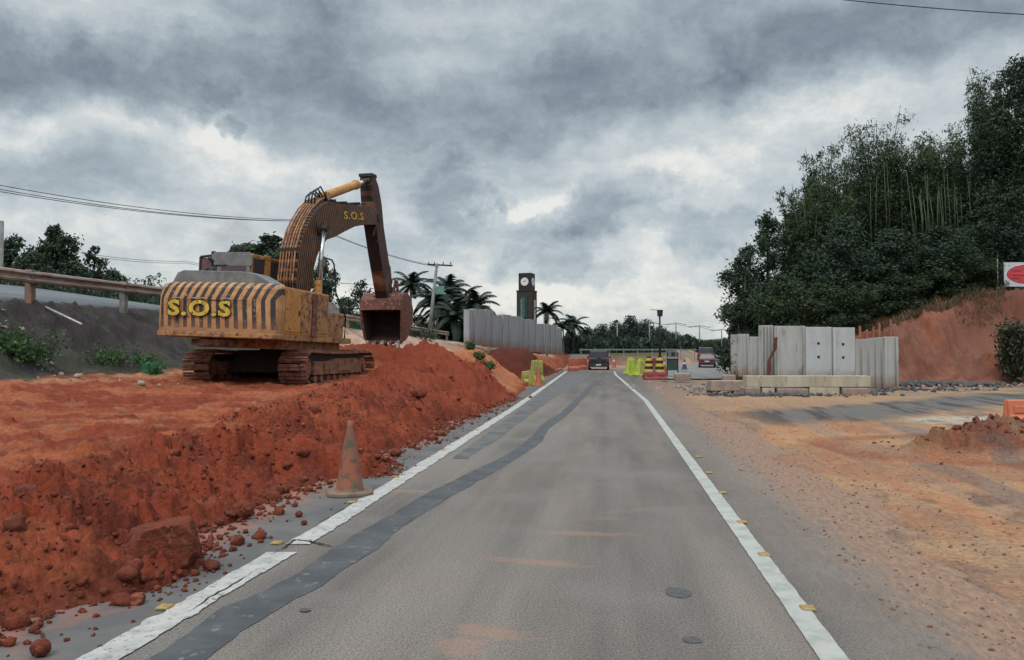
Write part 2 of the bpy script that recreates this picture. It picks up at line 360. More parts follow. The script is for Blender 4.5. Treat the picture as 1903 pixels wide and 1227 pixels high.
    c = mx(c, 'grass', ek*ss(v1, .50, .6)*.35); c = mx(c, 'grey', ek*ss(v2, .57, .7)*.22)
    # right side
    cr = np.broadcast_to(C('tan'), shp).copy()
    st = fbm(x*2.8-y*.45, y*.35, 95, 5); v3 = fbm(x*.5, y*.5, 97, 4)
    cr = mx(cr, 'pale', ss(v3, .45, .6)*.5); cr = mx(cr, 'orange', ss(st, .5, .65)*.28); cr = mx(cr, 'dust', ss(st, .52, .36)*.45+.9*(1-ss(ur+(v1-.5)*1.6, .8, 1.7))); cr = mx(cr, 'grey', ss(fbm(x*1.6-y*.3, y*.3, 99, 5), .55, .68)*.6)
    cr = mx(cr, 'bank', .35*ss(fbm(x*.7, y*.7, 101, 4), .5, .65)); cr = mx(cr, 'dark', .45*ss(fbm(x*1.1-y*.3+5, y*.7, 107, 5, .6), .56, .66)*(y < 9))
    cr = mx(cr, 'grey', tr*.95); cr = mx(cr, 'dark', tr*.6*ss(st, .45, .65))
    mid = ss(y, 19, 22)*(ur > 1)*(1-tr); cr = mx(cr, 'tan', mid*.6); cr = mx(cr, 'dust', mid*.35); cr = mx(cr, 'grey', ss(y, 26, 31)*.75*(ur > 2)*(v1 > .45))
    pb = (1-ss(np.hypot((x-11.2)/2.6, (y-17.6)/1.5), .7, 1.0)); cr = mx(cr, 'peb', pb*.9); cr = mx(cr, 'grass', pb*.5*ss(v2, .55, .65))
    cr = mx(cr, 'redd', m3k*.55); cr = mx(cr, 'red', m3k*.35*ss(v2, .45, .6)+.5*(1-ss(np.abs(np.hypot((x-8.6)/3.6, (y-12.6)/2.0)-1), 0, .25))*(x > 5))
    bb = ss(bk, .02, .1); cr = mx(cr, 'bank', bb); cr = mx(cr, 'orange', bb*.3*ss(rb, 0, .12)); cr = mx(cr, 'redd', bb*.4*ss(v1, .52, .66))
    cr = mx(cr, 'grass', bb*ss(hs, 1.15, 1.6)*.95)
    fg = ss(y, 86, 94)*(x < R2C(y)-4.5); cr = mx(cr, 'bank', ss(y, 78, 84)*.7*(x < R2C(y)-4.5)); cr = mx(cr, 'grass', fg*.9)
    cr = mx(cr, 'grass', ss(y, 150, 180)*.9)
    isr = (x > (XL(y)+XR(y))/2)[..., None]
    c = np.where(isr, cr, c)
    c = np.where(((s < -.12) & ~isr[..., 0])[..., None], C('grey'), c)
    c = c*(1-ss(y, 120, 200)[..., None])+C('grass')*ss(y, 120, 200)[..., None]
    c = c*(.86+.28*fbm(x*9, y*9, 103, 3)[..., None])
    return hh, c
def Hz(x, y): return float(terrain(np.array([float(x)]), np.array([float(y)]), False)[0])

def soil_mat():
    m = bpy.data.materials.new('soil'); m.use_nodes = True; t = NT(m.node_tree); b = t.n['Principled BSDF']
    at_ = t.node('ShaderNodeAttribute', attribute_name='soil').outputs['Color']
    tc = t.node('ShaderNodeTexCoord').outputs['Object']
    n = t.noise(tc, 22, 6, .7); k = t.mapr(n, .3, .7, .72, 1.28)
    vm = t.node('ShaderNodeVectorMath', operation='SCALE'); t.link(at_, vm.inputs[0]); t.link(k, vm.inputs['Scale'])
    g = t.noise(tc, 90, 3, .6); col = t.mix(t.math('MULTIPLY', t.mapr(g, .60, .72), .5), vm.outputs[0], t.mix(1, vm.outputs[0], (1.7, 1.75, 1.8), 'MULTIPLY'))
    t.link(col, b.inputs['Base Color']); b.inputs['Roughness'].default_value = .95; b.inputs['Specular IOR Level'].default_value = .15
    bn = t.node('ShaderNodeBump'); bn.inputs['Strength'].default_value = .9; bn.inputs['Distance'].default_value = .035
    hsum = t.math('ADD', t.noise(tc, 14, 8, .68), t.math('MULTIPLY', t.noise(tc, 55, 4, .6), .35)); t.link(hsum, bn.inputs['Height']); t.link(bn.outputs[0], b.inputs['Normal'])
    return m
MSOIL = soil_mat()
def build_ground():
    az = np.concatenate([np.arange(-42, 42, .14), np.arange(42, 318, 1.5)])*math.pi/180
    r = np.concatenate([np.linspace(.4, 2.9, 10), np.geomspace(3, 34, 430), np.linspace(34.1, 46, 190), np.geomspace(46.3, 62, 45), np.geomspace(64, 1500, 90)])
    A, Rr = np.meshgrid(az, r); X = Rr*np.sin(A); Y = Rr*np.cos(A)
    Z, Cc = terrain(X, Y); n = len(az); k = len(r)
    V = np.stack([X, Y, Z], -1).reshape(-1, 3); Cc = Cc.reshape(-1, 3)
    i = np.arange(k-1)[:, None]*n; j = np.arange(n)[None]; j2 = (j+1) % n
    Fq = np.stack([i+j, i+j2, i+n+j2, i+n+j], -1).reshape(-1, 4)[:, ::-1]
    o = npmesh('ground', V, Fq, [MSOIL], smooth=True, cols=Cc); tag(o, kind='structure')
build_ground()

# ------------------------------------------------------------------ asphalt and paint
def asphalt_mat():
    m = bpy.data.materials.new('asphalt'); m.use_nodes = True; t = NT(m.node_tree); b = t.n['Principled BSDF']
    tc = t.node('ShaderNodeTexCoord').outputs['Object']
    al = t.scalevec(tc, (1, .14, 1), (0, 0, R(7)))
    col = t.mix(t.mapr(t.noise(al, 1.1, 6, .6), .35, .65), (.098, .085, .077), (.148, .128, .115))
    wp = t.noise(t.scalevec(tc, (1, .02, 1), (0, 0, R(7))), 1.9, 3, .5); col = t.mix(1, col, t.mix(t.mapr(wp, .35, .65), (.84, .84, .85), (1.14, 1.12, 1.1)), 'MULTIPLY')
    col = t.mix(t.mapr(t.noise(tc, .55, 5, .6), .45, .7), col, (.135, .122, .114))
    sp = t.noise(tc, 70, 4, .85); col = t.mix(t.mapr(sp, .34, .66), t.mix(1, col, (.45, .45, .46), 'MULTIPLY'), t.mix(1, col, (1.6, 1.58, 1.52), 'MULTIPLY'))
    sp2 = t.noise(tc, 190, 3, .85); col = t.mix(t.math('MULTIPLY', t.mapr(sp2, .56, .66), .5), col, (.34, .31, .275))
    # soil tracked across the lane, mostly in thin smears along and slightly across it
    cr = t.scalevec(tc, (.55, 2.2, 1), (0, 0, R(-14)))
    a = t.noise(cr, 1.7, 6, .62, .4); a2 = t.noise(tc, .35, 3, .5)
    sm = t.math('MULTIPLY', t.math('MULTIPLY', t.mapr(a, .54, .68), t.mapr(a2, .45, .6)), .6)
    for px, py, rx, ry, rot in [(1090, 992, .55, .10, -.12), (1000, 1045, .5, .10, -.3), (905, 1175, .32, .13, -.35), (760, 913, .35, .10, -.1), (860, 1200, .2, .2, 0)]:
        c = gr(px, py); mp = t.node('ShaderNodeMapping', vector_type='TEXTURE'); mp.inputs['Location'].default_value = (c.x, c.y, 0); mp.inputs['Rotation'].default_value = (0, 0, rot); mp.inputs['Scale'].default_value = (rx, ry, 9); t.link(tc, mp.inputs[0])
        ln = t.node('ShaderNodeVectorMath', operation='LENGTH'); t.link(mp.outputs[0], ln.inputs[0])
        k = t.mapr(t.math('ADD', ln.outputs['Value'], t.math('MULTIPLY', t.math('SUBTRACT', t.noise(cr, 9, 7, .75), .5), 3.2)), 1.0, .35); sm = t.math('MAXIMUM', sm, k)
    col = t.mix(t.math('MULTIPLY', sm, .32), col, (.33, .165, .105))
    sx = t.node('ShaderNodeSeparateXYZ'); t.link(tc, sx.inputs[0])
    # distance to the right line: dusty shoulder (edge line runs x = 1.16 + 0.125 y)
    ur = t.math('SUBTRACT', sx.outputs[0], t.math('ADD', t.math('MULTIPLY', sx.outputs[1], .1215), 1.17))
    du = t.mapr(t.math('ADD', ur, t.math('MULTIPLY', t.math('SUBTRACT', t.noise(al, 2.2, 6, .65), .5), 2.4)), -.5, 1.2)
    tx = t.mapr(t.noise(t.scalevec(tc, (1, .3, 1), (0, 0, R(12))), 22, 8, .8), .38, .62)
    col = t.mix(t.math('MULTIPLY', du, .7), col, t.mix(tx, (.125, .098, .082), (.20, .148, .115)))
    du2 = t.mapr(t.math('ADD', t.math('MULTIPLY', t.noise(tc, 5, 7, .72), 1.3), ur), 1.15, 1.75)
    col = t.mix(t.math('MULTIPLY', du2, .75), col, t.mix(tx, (.17, .10, .07), (.30, .17, .105)))
    # thin red dust at the left toe
    ul = t.math('SUBTRACT', t.math('ADD', t.math('MULTIPLY', sx.outputs[1], .118), -2.6), sx.outputs[0])
    dl = t.mapr(t.math('ADD', ul, t.math('MULTIPLY', t.math('SUBTRACT', t.noise(tc, 3, 7, .68), .5), 2.2)), .35, 1.1)
    sh = t.mix(t.mapr(t.noise(tc, 1.6, 5, .6), .4, .6), (.092, .090, .090), (.122, .114, .108))
    col = t.mix(t.mapr(ul, .0, .06), col, t.mix(t.mapr(sp, .35, .65), t.mix(1, sh, (.85, .85, .85), 'MULTIPLY'), sh))
    col = t.mix(t.math('MULTIPLY', dl, .72), col, (.30, .10, .055))
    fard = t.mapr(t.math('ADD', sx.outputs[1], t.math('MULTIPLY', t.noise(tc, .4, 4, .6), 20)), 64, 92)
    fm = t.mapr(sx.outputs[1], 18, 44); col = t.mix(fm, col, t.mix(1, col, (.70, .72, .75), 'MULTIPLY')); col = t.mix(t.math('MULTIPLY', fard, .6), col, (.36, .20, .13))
    t.link(col, b.inputs['Base Color']); b.inputs['Roughness'].default_value = .85; b.inputs['Specular IOR Level'].default_value = .3
    bn = t.node('ShaderNodeBump'); bn.inputs['Strength'].default_value = .3; bn.inputs['Distance'].default_value = .0025
    t.link(t.math('ADD', sp, t.math('MULTIPLY', sp2, .5)), bn.inputs['Height']); t.link(bn.outputs[0], b.inputs['Normal'])
    return m
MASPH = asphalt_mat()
def strip(name, L, Rt, ys, z, mats, kind='structure', nx=1):
    V = []; 
    for y in ys:
        a, b = L(y), Rt(y)
        for i in range(nx+1): V.append((a+(b-a)*i/nx, y, z(y) if callable(z) else z))
    n = nx+1; Fq = [(i*n+j, i*n+j+1, (i+1)*n+j+1, (i+1)*n+j) for i in range(len(ys)-1) for j in range(nx)]
    return tag(npmesh(name, V, Fq, mats), kind=kind)
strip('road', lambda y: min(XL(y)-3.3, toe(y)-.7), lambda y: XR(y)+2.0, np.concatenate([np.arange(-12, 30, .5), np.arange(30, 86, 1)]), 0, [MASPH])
MASPH2 = M('asphalt_upper', (.10, .107, .12), (.14, .145, .155), 2, .85, .3, 60, stretch=(1, .2, 1))
strip('second_carriageway', lambda y: R2C(y)-4.0, lambda y: R2C(y)+4.0, np.arange(46, 236, 3), lambda y: R2Z(y)+.02, [M('asphalt_second', (.13, .125, .12), (.19, .18, .17), 1, .85, .3, 60, stretch=(1, .15, 1))], nx=2)
V = []; yy = np.arange(-6, 110, 1.0)
for y in yy: V += [(EDGE(y), y, ZE(y)+.02), (EDGE(y)-8, y, ZE(y)+1.14), (EDGE(y)-8.02, y, ZE(y)+.7), (EDGE(y)+.02, y, ZE(y)-.2)]
Fq = []
for i in range(len(yy)-1):
    for a, b in ((0, 1), (1, 2), (3, 0)): Fq.append((i*4+a, i*4+b, (i+1)*4+b, (i+1)*4+a))
tag(npmesh('upper_road', V, Fq, [MASPH2]), kind='structure')

def paint_mat(name, white, wear, c_under=(.17, .155, .14)):
    m = bpy.data.materials.new(name); m.use_nodes = True; t = NT(m.node_tree); b = t.n['Principled BSDF']
    tc = t.node('ShaderNodeTexCoord').outputs['Object']
    base = t.mix(t.mapr(t.noise(tc, 5, 6, .65), .4, .68), white, tuple(c*.72 for c in white))
    cr = t.noise(tc, 16, 9, .78, .6); wearm = t.mapr(cr, wear, wear+.05)
    fine = t.mapr(t.noise(tc, 120, 3, .7), .55, .72)
    col = t.mix(wearm, base, c_under); col = t.mix(t.math('MULTIPLY', fine, .3), col, c_under)
    d = t.mapr(t.noise(tc, 1.3, 5, .6), .55, .72); col = t.mix(t.math('MULTIPLY', d, .45), col, (.48, .32, .23))
    t.link(col, b.inputs['Base Color']); b.inputs['Roughness'].default_value = .7
    bn = t.node('ShaderNodeBump'); bn.inputs['Strength'].default_value = .4; bn.inputs['Distance'].default_value = .004; t.link(cr, bn.inputs['Height']); t.link(bn.outputs[0], b.inputs['Normal'])
    return m
MPL = paint_mat('worn_white_paint', (.38, .37, .35), .54); MPR = paint_mat('white_paint', (.34, .34, .31), .62, (.22, .19, .16))
def jag(a, seed, amp, f=9):
    rr = lambda y: float(fbm(np.array([y*f]), np.array([seed*3.3]), seed, 3)[0]-.5)*amp*2
    return lambda y: a(y)+rr(y)
YC = 6.35
ysl = np.arange(2.5, YC-.12, .03)
strip('lane_line', jag(lambda y: XL(y)-.10, 1, .035), jag(lambda y: XL(y)+.115, 2, .035), ysl, .008, [MPL])
strip('lane_line', jag(lambda y: XL(y)-.085, 3, .03), jag(lambda y: XL(y)+.12, 4, .035), np.concatenate([np.arange(YC+.12, 16, .03), np.arange(16, 61, .3)]), .008, [MPL])
strip('lane_line', jag(lambda y: XR(y)-.075, 5, .008), jag(lambda y: XR(y)+.075, 6, .008), np.concatenate([np.arange(2.5, 16, .05), np.arange(16, 60, .4)]), .008, [MPR])
# dark sealing band
bandL = [(210, 1260), (296, 1211), (412, 1130), (494, 1099), (567, 1057), (644, 1005), (685, 980), (736, 951), (790, 919), (860, 885), (943, 845), (988, 812), (1006, 790), (1045, 765), (1090, 722), (1114, 703)]
bandR = [(330, 1260), (382, 1227), (470, 1160), (554, 1112), (601, 1087), (639, 1060), (704, 1018), (749, 978), (824, 931), (870, 905), (962, 852), (1006, 822), (1019, 798), (1061, 766), (1101, 722), (1121, 703)]
bl = [gr(*p) for p in bandL]; br_ = [gr(*p) for p in bandR]
LB = lambda y: float(ip(y, [p.y for p in bl], [p.x for p in bl])); RB = lambda y: float(ip(y, [p.y for p in br_], [p.x for p in br_]))
MTAR = M('dark_sealing', (.050, .052, .058), (.072, .073, .077), 3, .7, .3, 60, c3=(.15, .14, .135), s3=9, t3=.62)
strip('sealing_band', jag(LB, 7, .03, 6), jag(RB, 8, .03, 6), np.concatenate([np.arange(3.4, 20, .06), np.arange(20, 44, .5)]), .004, [MTAR])
b2L = [(840, 852), (905, 806), (955, 770), (1000, 737), (1040, 708), (1052, 695)]; b2R = [(858, 858), (930, 812), (985, 770), (1040, 732), (1090, 703), (1104, 693)]
b2l = [gr(*p) for p in b2L]; b2r = [gr(*p) for p in b2R]
strip('sealing_band', jag(lambda y: float(ip(y, [p.y for p in b2l], [p.x for p in b2l])), 9, .04, 3), jag(lambda y: float(ip(y, [p.y for p in b2r], [p.x for p in b2r])), 10, .05, 3),
      np.concatenate([np.arange(11.6, 25, .12), np.arange(25, 54, .6)]), .0045, [M('faded_sealing', (.072, .073, .076), (.118, .11, .104), 2, .75, .3, 60)])
def blob_sheet(name, c, rx, ry, z, m, seed=0, rot=0, rag=.35):
    n = 40; V = [(c[0], c[1], z)]
    for i in range(n):
        a = i*math.tau/n; k = 1+rag*(float(fbm(np.array([math.cos(a)*2+seed]), np.array([math.sin(a)*2+seed]), seed, 3)[0])-.5)*2
        px, py = rx*k*math.cos(a), ry*k*math.sin(a); V.append((c[0]+px*math.cos(rot)-py*math.sin(rot), c[1]+px*math.sin(rot)+py*math.cos(rot), z))
    me = bpy.data.meshes.new(name); me.from_pydata(V, [], [(0, 1+i, 1+(i+1) % n) for i in range(n)]); return tag(obj(name, me, None, [m]), kind='structure')
MOIL = M('oil_stain', (.050, .050, .053), (.085, .08, .076), 25, .55, .3, 80)
blob_sheet('oil_stain', gr(1260, 1102), .085, .11, .004, MOIL, 3, 0, .14); blob_sheet('oil_stain', gr(1285, 1190), .055, .05, .004, MOIL, 5, 0, .2); blob_sheet('oil_stain', gr(567, 1136), .035, .03, .0085, MOIL, 8, 0, .2)
MCRK = M('crack', (.018, .015, .013), None, 5, 1)
def crack(pts, w, seed):
    mb = MB(); pts = [gr(*p) for p in pts]; P2 = []
    for a, b in zip(pts[:-1], pts[1:]):
        for i in range(6): P2.append(a.lerp(b, i/6))
    P2.append(pts[-1]); rnd = random.Random(seed); V = []
    for i, p in enumerate(P2):
        d = (P2[min(i+1, len(P2)-1)]-P2[max(i-1, 0)]).normalized(); nn = Vector((-d.y, d.x, 0)); ww = w*(.3+rnd.random())*(math.sin(math.pi*min(1, max(.06, i/len(P2)))))
        p = p+nn*rnd.uniform(-.008, .008); V += [p-nn*ww+Vector((0, 0, .012)), p+nn*ww+Vector((0, 0, .012))]
    me = bpy.data.meshes.new('road_crack'); me.from_pydata(V, [], [(i*2, i*2+1, i*2+3, i*2+2) for i in range(len(P2)-1)]); tag(obj('road_crack', me, None, [MCRK]), kind='structure')
crack([(505, 1032), (530, 1018), (548, 1005), (575, 1008), (600, 1014), (628, 1020)], .016, 1)
crack([(480, 1060), (440, 1085), (390, 1113), (350, 1140)], .007, 3); crack([(575, 987), (620, 958), (660, 935)], .007, 4)
# ------------------------------------------------------------------ machine paint
def stripe_mat(name, y1, dk, period, duty, slant, axis=0, rust=(.16, .06, .03), lean=0, zlean=2.75, wob=.03, zlo=None):
    m = bpy.data.materials.new(name); m.use_nodes = True; t = NT(m.node_tree); b = t.n['Principled BSDF']
    tc = t.node('ShaderNodeTexCoord').outputs['Object']; sx = t.node('ShaderNodeSeparateXYZ'); t.link(tc, sx.inputs[0])
    u = t.math('ADD', sx.outputs[axis], t.math('MULTIPLY', sx.outputs[2], slant))
    if lean: u = t.math('SUBTRACT', u, t.math('MULTIPLY', t.math('MAXIMUM', t.math('SUBTRACT', sx.outputs[2], zlean), 0.), lean))
    u = t.math('ADD', u, t.math('MULTIPLY', t.noise(tc, 2.2, 3), wob))
    fr = t.math('FRACT', t.math('DIVIDE', u, period)); st = t.mapr(fr, duty-.03, duty+.03)
    st = t.math('SUBTRACT', st, t.mapr(fr, .95, 1.0), clamp=True)
    if zlo is not None: st = t.math('MULTIPLY', st, t.mapr(t.math('ADD', sx.outputs[2], t.math('MULTIPLY', t.noise(tc, 7, 4), .12)), zlo, zlo+.05))
    st = t.math('MULTIPLY', st, t.mapr(t.noise(tc, 9, 6, .7), .30, .42))
    yel = t.mix(t.mapr(t.noise(tc, 3, 6, .65), .4, .66), y1, tuple(c*.62 for c in y1))
    yel = t.mix(t.math('MULTIPLY', t.mapr(t.noise(tc, 1.3, 5, .65), .52, .66), .6), yel, (.30, .13, .075))
    col = t.mix(st, yel, dk)
    col = t.mix(t.mapr(t.noise(tc, 8, 7, .7), .60, .68), col, rust)
    dirt = t.mapr(t.math('ADD', sx.outputs[2], t.math('MULTIPLY', t.noise(tc, 5, 5), .5)), 1.95, 1.5)
    col = t.mix(t.math('MULTIPLY', dirt, .45), col, (.22, .10, .06))
    t.link(col, b.inputs['Base Color']); b.inputs['Roughness'].default_value = .6; b.inputs['Specular IOR Level'].default_value = .35
    bn = t.node('ShaderNodeBump'); bn.inputs['Strength'].default_value = .25; bn.inputs['Distance'].default_value = .01; t.link(t.noise(tc, 18, 6, .6), bn.inputs['Height']); t.link(bn.outputs[0], b.inputs['Normal'])
    return m
YEL = (.45, .215, .062)
MCW = stripe_mat('striped_yellow_paint', (.46, .235, .092), (.032, .027, .032), .215, .50, .07, 0, lean=.55, zlean=1.98, zlo=1.36)
MBOOM = stripe_mat('striped_boom_paint', (.24, .095, .032), (.010, .007, .007), .125, .28, .32, 1, rust=(.07, .028, .018), wob=.015)
MSTICK = stripe_mat('striped_stick_paint', (.10, .034, .020), (.016, .009, .009), .085, .42, .42, 1, rust=(.08, .03, .02), wob=.015)
MY = M('worn_yellow_paint', YEL, (.38, .17, .045), 3, .55, .25, 20, c3=(.13, .05, .03), s3=9, t3=.60)
MYB = M('dirty_yellow_paint', (.35, .18, .075), (.21, .10, .055), 4, .6, .25, 20, c3=(.09, .035, .025), s3=8, t3=.56)
MGRY = M('grey_hood_paint', (.165, .165, .16), (.115, .115, .115), 4, .6, .2, 20, c3=(.20, .11, .07), s3=7, t3=.62)
MDK = M('dark_steel', (.022, .020, .020), (.035, .028, .026), 6, .6, .3, 20)
MRUST = M('rusty_steel', (.15, .060, .042), (.085, .034, .026), 5, .75, .5, 25, c3=(.30, .15, .11), s3=10, t3=.58)
MTRK = M('muddy_track_steel', (.25, .105, .072), (.12, .05, .036), 7, .85, .6, 25, c3=(.26, .16, .12), s3=12, t3=.6)
MINN = M('bucket_inner_steel', (.028, .02, .019), (.05, .026, .02), 6, .8, .5, 20)
MTOOTH = M('worn_tooth_steel', (.24, .20, .18), (.15, .10, .08), 8, .5, .2)
MPIPE = M('orange_pipe', (.34, .13, .045), (.16, .06, .03), 5, .6, .2, 20)
MCHR = M('chromed_rod', (.55, .56, .57), (.45, .45, .46), 8, .25, 0, metal=.9)
MGL = M('dark_window_glass', (.03, .03, .038), (.05, .045, .055), 2, .15)
MPURP = M('dusty_window_glass', (.085, .055, .065), (.06, .045, .055), 5, .3)
MHOSE = M('black_hose', (.012, .012, .012), None, 5, .5)
MLET = M('yellow_lettering', (.56, .40, .045), (.44, .29, .04), 9, .6, c3=(.12, .07, .04), s3=14, t3=.60)
MLETB = M('black_lettering_outline', (.018, .015, .014), None, 9, .6)
MSIL = M('bare_metal', (.42, .41, .40), (.28, .26, .25), 10, .5, .2, metal=.3)
def text_mesh(body, size, extrude=.004, offset=0.0, shear=0.0):
    cu = bpy.data.curves.new('lettering', 'FONT'); cu.body = body; cu.size = size; cu.extrude = extrude; cu.offset = offset
    cu.align_x = 'CENTER'; cu.align_y = 'CENTER'; cu.shear = shear; cu.resolution_u = 3; cu.space_character = 1.12
    o = bpy.data.objects.new('tmp', cu); COL.objects.link(o); dg = bpy.context.evaluated_depsgraph_get(); dg.update()
    me = bpy.data.meshes.new_from_object(o.evaluated_get(dg)); bpy.data.objects.remove(o); me.materials.clear(); return me
def place_text(name, body, size, loc, rot, mat, parent, offset=0, extrude=.004, sx=1, sy=1):
    me = text_mesh(body, size, extrude, offset)
    me.transform(Matrix.Translation(loc)@Euler(rot).to_matrix().to_4x4()@Matrix.Diagonal((sx, sy, 1, 1)))
    return obj(name, me, parent, [mat])

def build_excavator():
    A = R(12)
    root = empty('excavator', (-6.03, 20.88, .74), -A, 'worn yellow tracked excavator with dark stripes and S.O.S lettering on the red soil', 'excavator')
    zz = -.74
    def bd(mb, name, mats, par=root, bev=.015, smooth=False, tilt=True):
        o = mb.build(name, mats, par, bev, smooth)
        if tilt and par is root: o.rotation_euler = (R(-.8), R(1.9), 0)
        return o
    # --- tracks (local z from ground 0 to .86)
    for sgn in (-1, 1):
        x0 = sgn*1.28; wd = .72; path = []; ra = .40; Lh = 1.72; zc = .44
        n = 46; per = 4*Lh+2*math.pi*ra
        for i in range(n):
            d = i/n*per
            if d < 2*Lh: p = (Lh-d, zc-ra, math.pi)                      # bottom
            elif d < 2*Lh+math.pi*ra: a = (d-2*Lh)/ra; p = (-Lh-ra*math.sin(a), zc-ra*math.cos(a), math.pi+a) if False else (-Lh-ra*math.sin(a), zc-ra*math.cos(a), -a+math.pi)
            elif d < 4*Lh+math.pi*ra: e = d-2*Lh-math.pi*ra; p = (-Lh+e, zc+ra+(-.045*math.sin(math.pi*e/(2*Lh))), 0)
            else: a = (d-4*Lh-math.pi*ra)/ra; p = (Lh+ra*math.sin(a), zc+ra*math.cos(a), -a)
            path.append(p)
        par = None
        chain = MB()
        inner = [(-Lh-.33, zc), (-Lh-.2, zc+.28), (-Lh, zc+.34), (Lh, zc+.34), (Lh+.2, zc+.28), (Lh+.33, zc), (Lh+.2, zc-.28), (Lh, zc-.34), (-Lh, zc-.34), (-Lh-.2, zc-.28)]
        chain.prism([(y, z) for y, z in inner], x0-.10, x0+.10, 'x')
        tr = chain.build('track', [MDK], root)
        for (y, z, a) in path:
            sh = MB(); sh.box((x0, y, z), (wd, .165, .03), (a, 0, 0))
            q = Euler((a, 0, 0)).to_matrix()
            off = q@Vector((0, -.05, .035)); sh.box((x0+off.x, y+off.y, z+off.z), (wd, .022, .05), (a, 0, 0))
            off = q@Vector((0, .03, .025)); sh.box((x0+off.x, y+off.y, z+off.z), (wd, .02, .03), (a, 0, 0))
            sh.build('track_shoe', [MTRK], tr)
        fr = MB(); fr.prism([(-1.45, .26), (1.45, .26), (1.45, .55), (1.15, .66), (-.2, .66), (-.5, .60), (-1.45, .60)], x0-.24, x0+.24, 'x')
        fr.box((x0+sgn*.245, .3, .43), (.03, .9, .22)); fr.box((x0+sgn*.25, -.75, .45), (.03, .35, .16))
        fr.build('track_frame', [M('muddy_frame_paint', (.25, .12, .07), (.14, .06, .04), 6, .8, .5, 20, c3=(.07, .03, .025), s3=7)], tr, .02)
        for yy_, rr, nm in ((-Lh, .33, 'sprocket'), (Lh, .31, 'idler')):
            w_ = MB(); w_.cyl((x0-.16, yy_, zc), (x0+.16, yy_, zc), rr*.8, n=20); w_.cyl((x0-.22, yy_, zc), (x0+.22, yy_, zc), rr*.45, n=14)
            if nm == 'sprocket':
                for k in range(14):
                    a = k*math.tau/14; w_.box((x0, yy_+rr*.86*math.cos(a), zc+rr*.86*math.sin(a)), (.07, .08, .05), (a, 0, 0))
            w_.build(nm, [MTRK], tr)
        for k in range(8):
            w_ = MB(); yk = -1.3+k*.37; w_.cyl((x0-.2, yk, .16), (x0+.2, yk, .16), .10, n=12); w_.build('track_roller', [MTRK], tr)
    cb = MB(); cb.box((0, 0, .60), (1.86, 2.6, .56), taper=.85)
    for sx_ in (-1, 1):
        for sy_ in (-1, 1): cb.prism([(sx_*.5, .35), (sx_*1.15, .30), (sx_*1.15, .52), (sx_*.5, .80)], sy_*.75-.2, sy_*.75+.2, 'y')
    cb.cyl((0, 0, .8), (0, 0, 1.12), .68, n=28); cb.build('undercarriage', [M('greasy_steel', (.02, .016, .015), (.035, .022, .018), 5, .8, .5)], root, .02)
    # --- upper structure
    Z = zz
    dk = MB(); dk.box((-.1, -1.0, 1.92+Z), (2.98, 3.85, .15)); dk.box((0, -.75, 1.74+Z), (2.2, 3.2, .22)); bd(dk, 'deck_frame', [MYB, ])
    bl_ = MB(); bl_.box((-.55, -2.3, 1.74+Z), (.9, 1.0, .16)); bd(bl_, 'belly_plate', [M('belly_grey', (.30, .27, .25), (.12, .06, .05), 4, .7)])
    # counterweight: flat back with rounded corners, top sloping in
    prof = []
    for a in range(0, 91, 15): prof.append((1.18+.37*math.cos(R(a-90)), -3.25+.37*(1-math.cos(R(a)))*0+.0))
    pl = [(-1.68, -2.05), (-1.68, -2.95), (-1.63, -3.13), (-1.49, -3.25), (-.8, -3.33), (-.1, -3.36), (.6, -3.33), (1.26, -3.25), (1.38, -3.18), (1.43, -3.06), (1.43, -2.9), (1.2, -2.9), (1.2, -2.05)]
    rings = [(1.90, .97), (1.99, 1.0), (2.55, 1.0), (2.80, .995), (2.98, .975), (3.08, .93), (3.12, .86)]
    c = MB(); n = len(pl); vs = []
    for z, k in rings:
        for (x, y) in pl: vs.append((x*(.35+.65*k) if k < 1 else x, -2.05+(y+2.05)*k, z+Z))
    fs = [(i*n+j, i*n+(j+1) % n, (i+1)*n+(j+1) % n, (i+1)*n+j) for i in range(len(rings)-1) for j in range(n)]+[tuple(range(n-1, -1, -1)), tuple(range((len(rings)-1)*n, len(rings)*n))]
    c.add(vs, fs); cw = bd(c, 'counterweight', [MCW], bev=.012)
    lp = MB(); lp.prism([(x*1.012, -2.0+(y+2.0)*1.015) for x, y in pl], 1.86+Z, 1.98+Z, 'z'); lp.build('bumper_lip', [MYB], cw, .015)
    for body, size, ex, off, mt, dy in (('S.O.S', .62, .002, .044, MLETB, 0), ('S.O.S', .62, .002, .024, MLET, -.005)):
        me = text_mesh(body, size, ex, off); me.transform(Matrix.Translation((-.44, -3.385+dy, 2.49+Z))@Euler((R(90), 0, 0)).to_matrix().to_4x4()@Matrix.Diagonal((1.06, .76, 1, 1)))
        o = obj('lettering', me, cw, [mt])
    for k, (x_, w_) in enumerate(((-1.0, .16), (-.48, .30), (.22, .18), )):
        b_ = MB(); b_.box((x_, -3.372, 2.74+Z), (w_, .012, .022)); b_.build('white_mark', [MSIL], cw)
    b_ = MB(); b_.box((-.2, -3.368, 2.70+Z), (1.9, .01, .012)); b_.build('seam_line', [MLETB], cw)
    # side body right and left
    def house(x0, x1, y0, y1, z0, z1, nm, mt): b_ = MB(); b_.box(((x0+x1)/2, (y0+y1)/2, (z0+z1)/2+Z), (x1-x0, y1-y0, z1-z0)); return bd(b_, nm, [mt])
    h1 = house(.62, 1.40, -2.89, -.60, 1.99, 3.07, 'right_side_housing', MY)
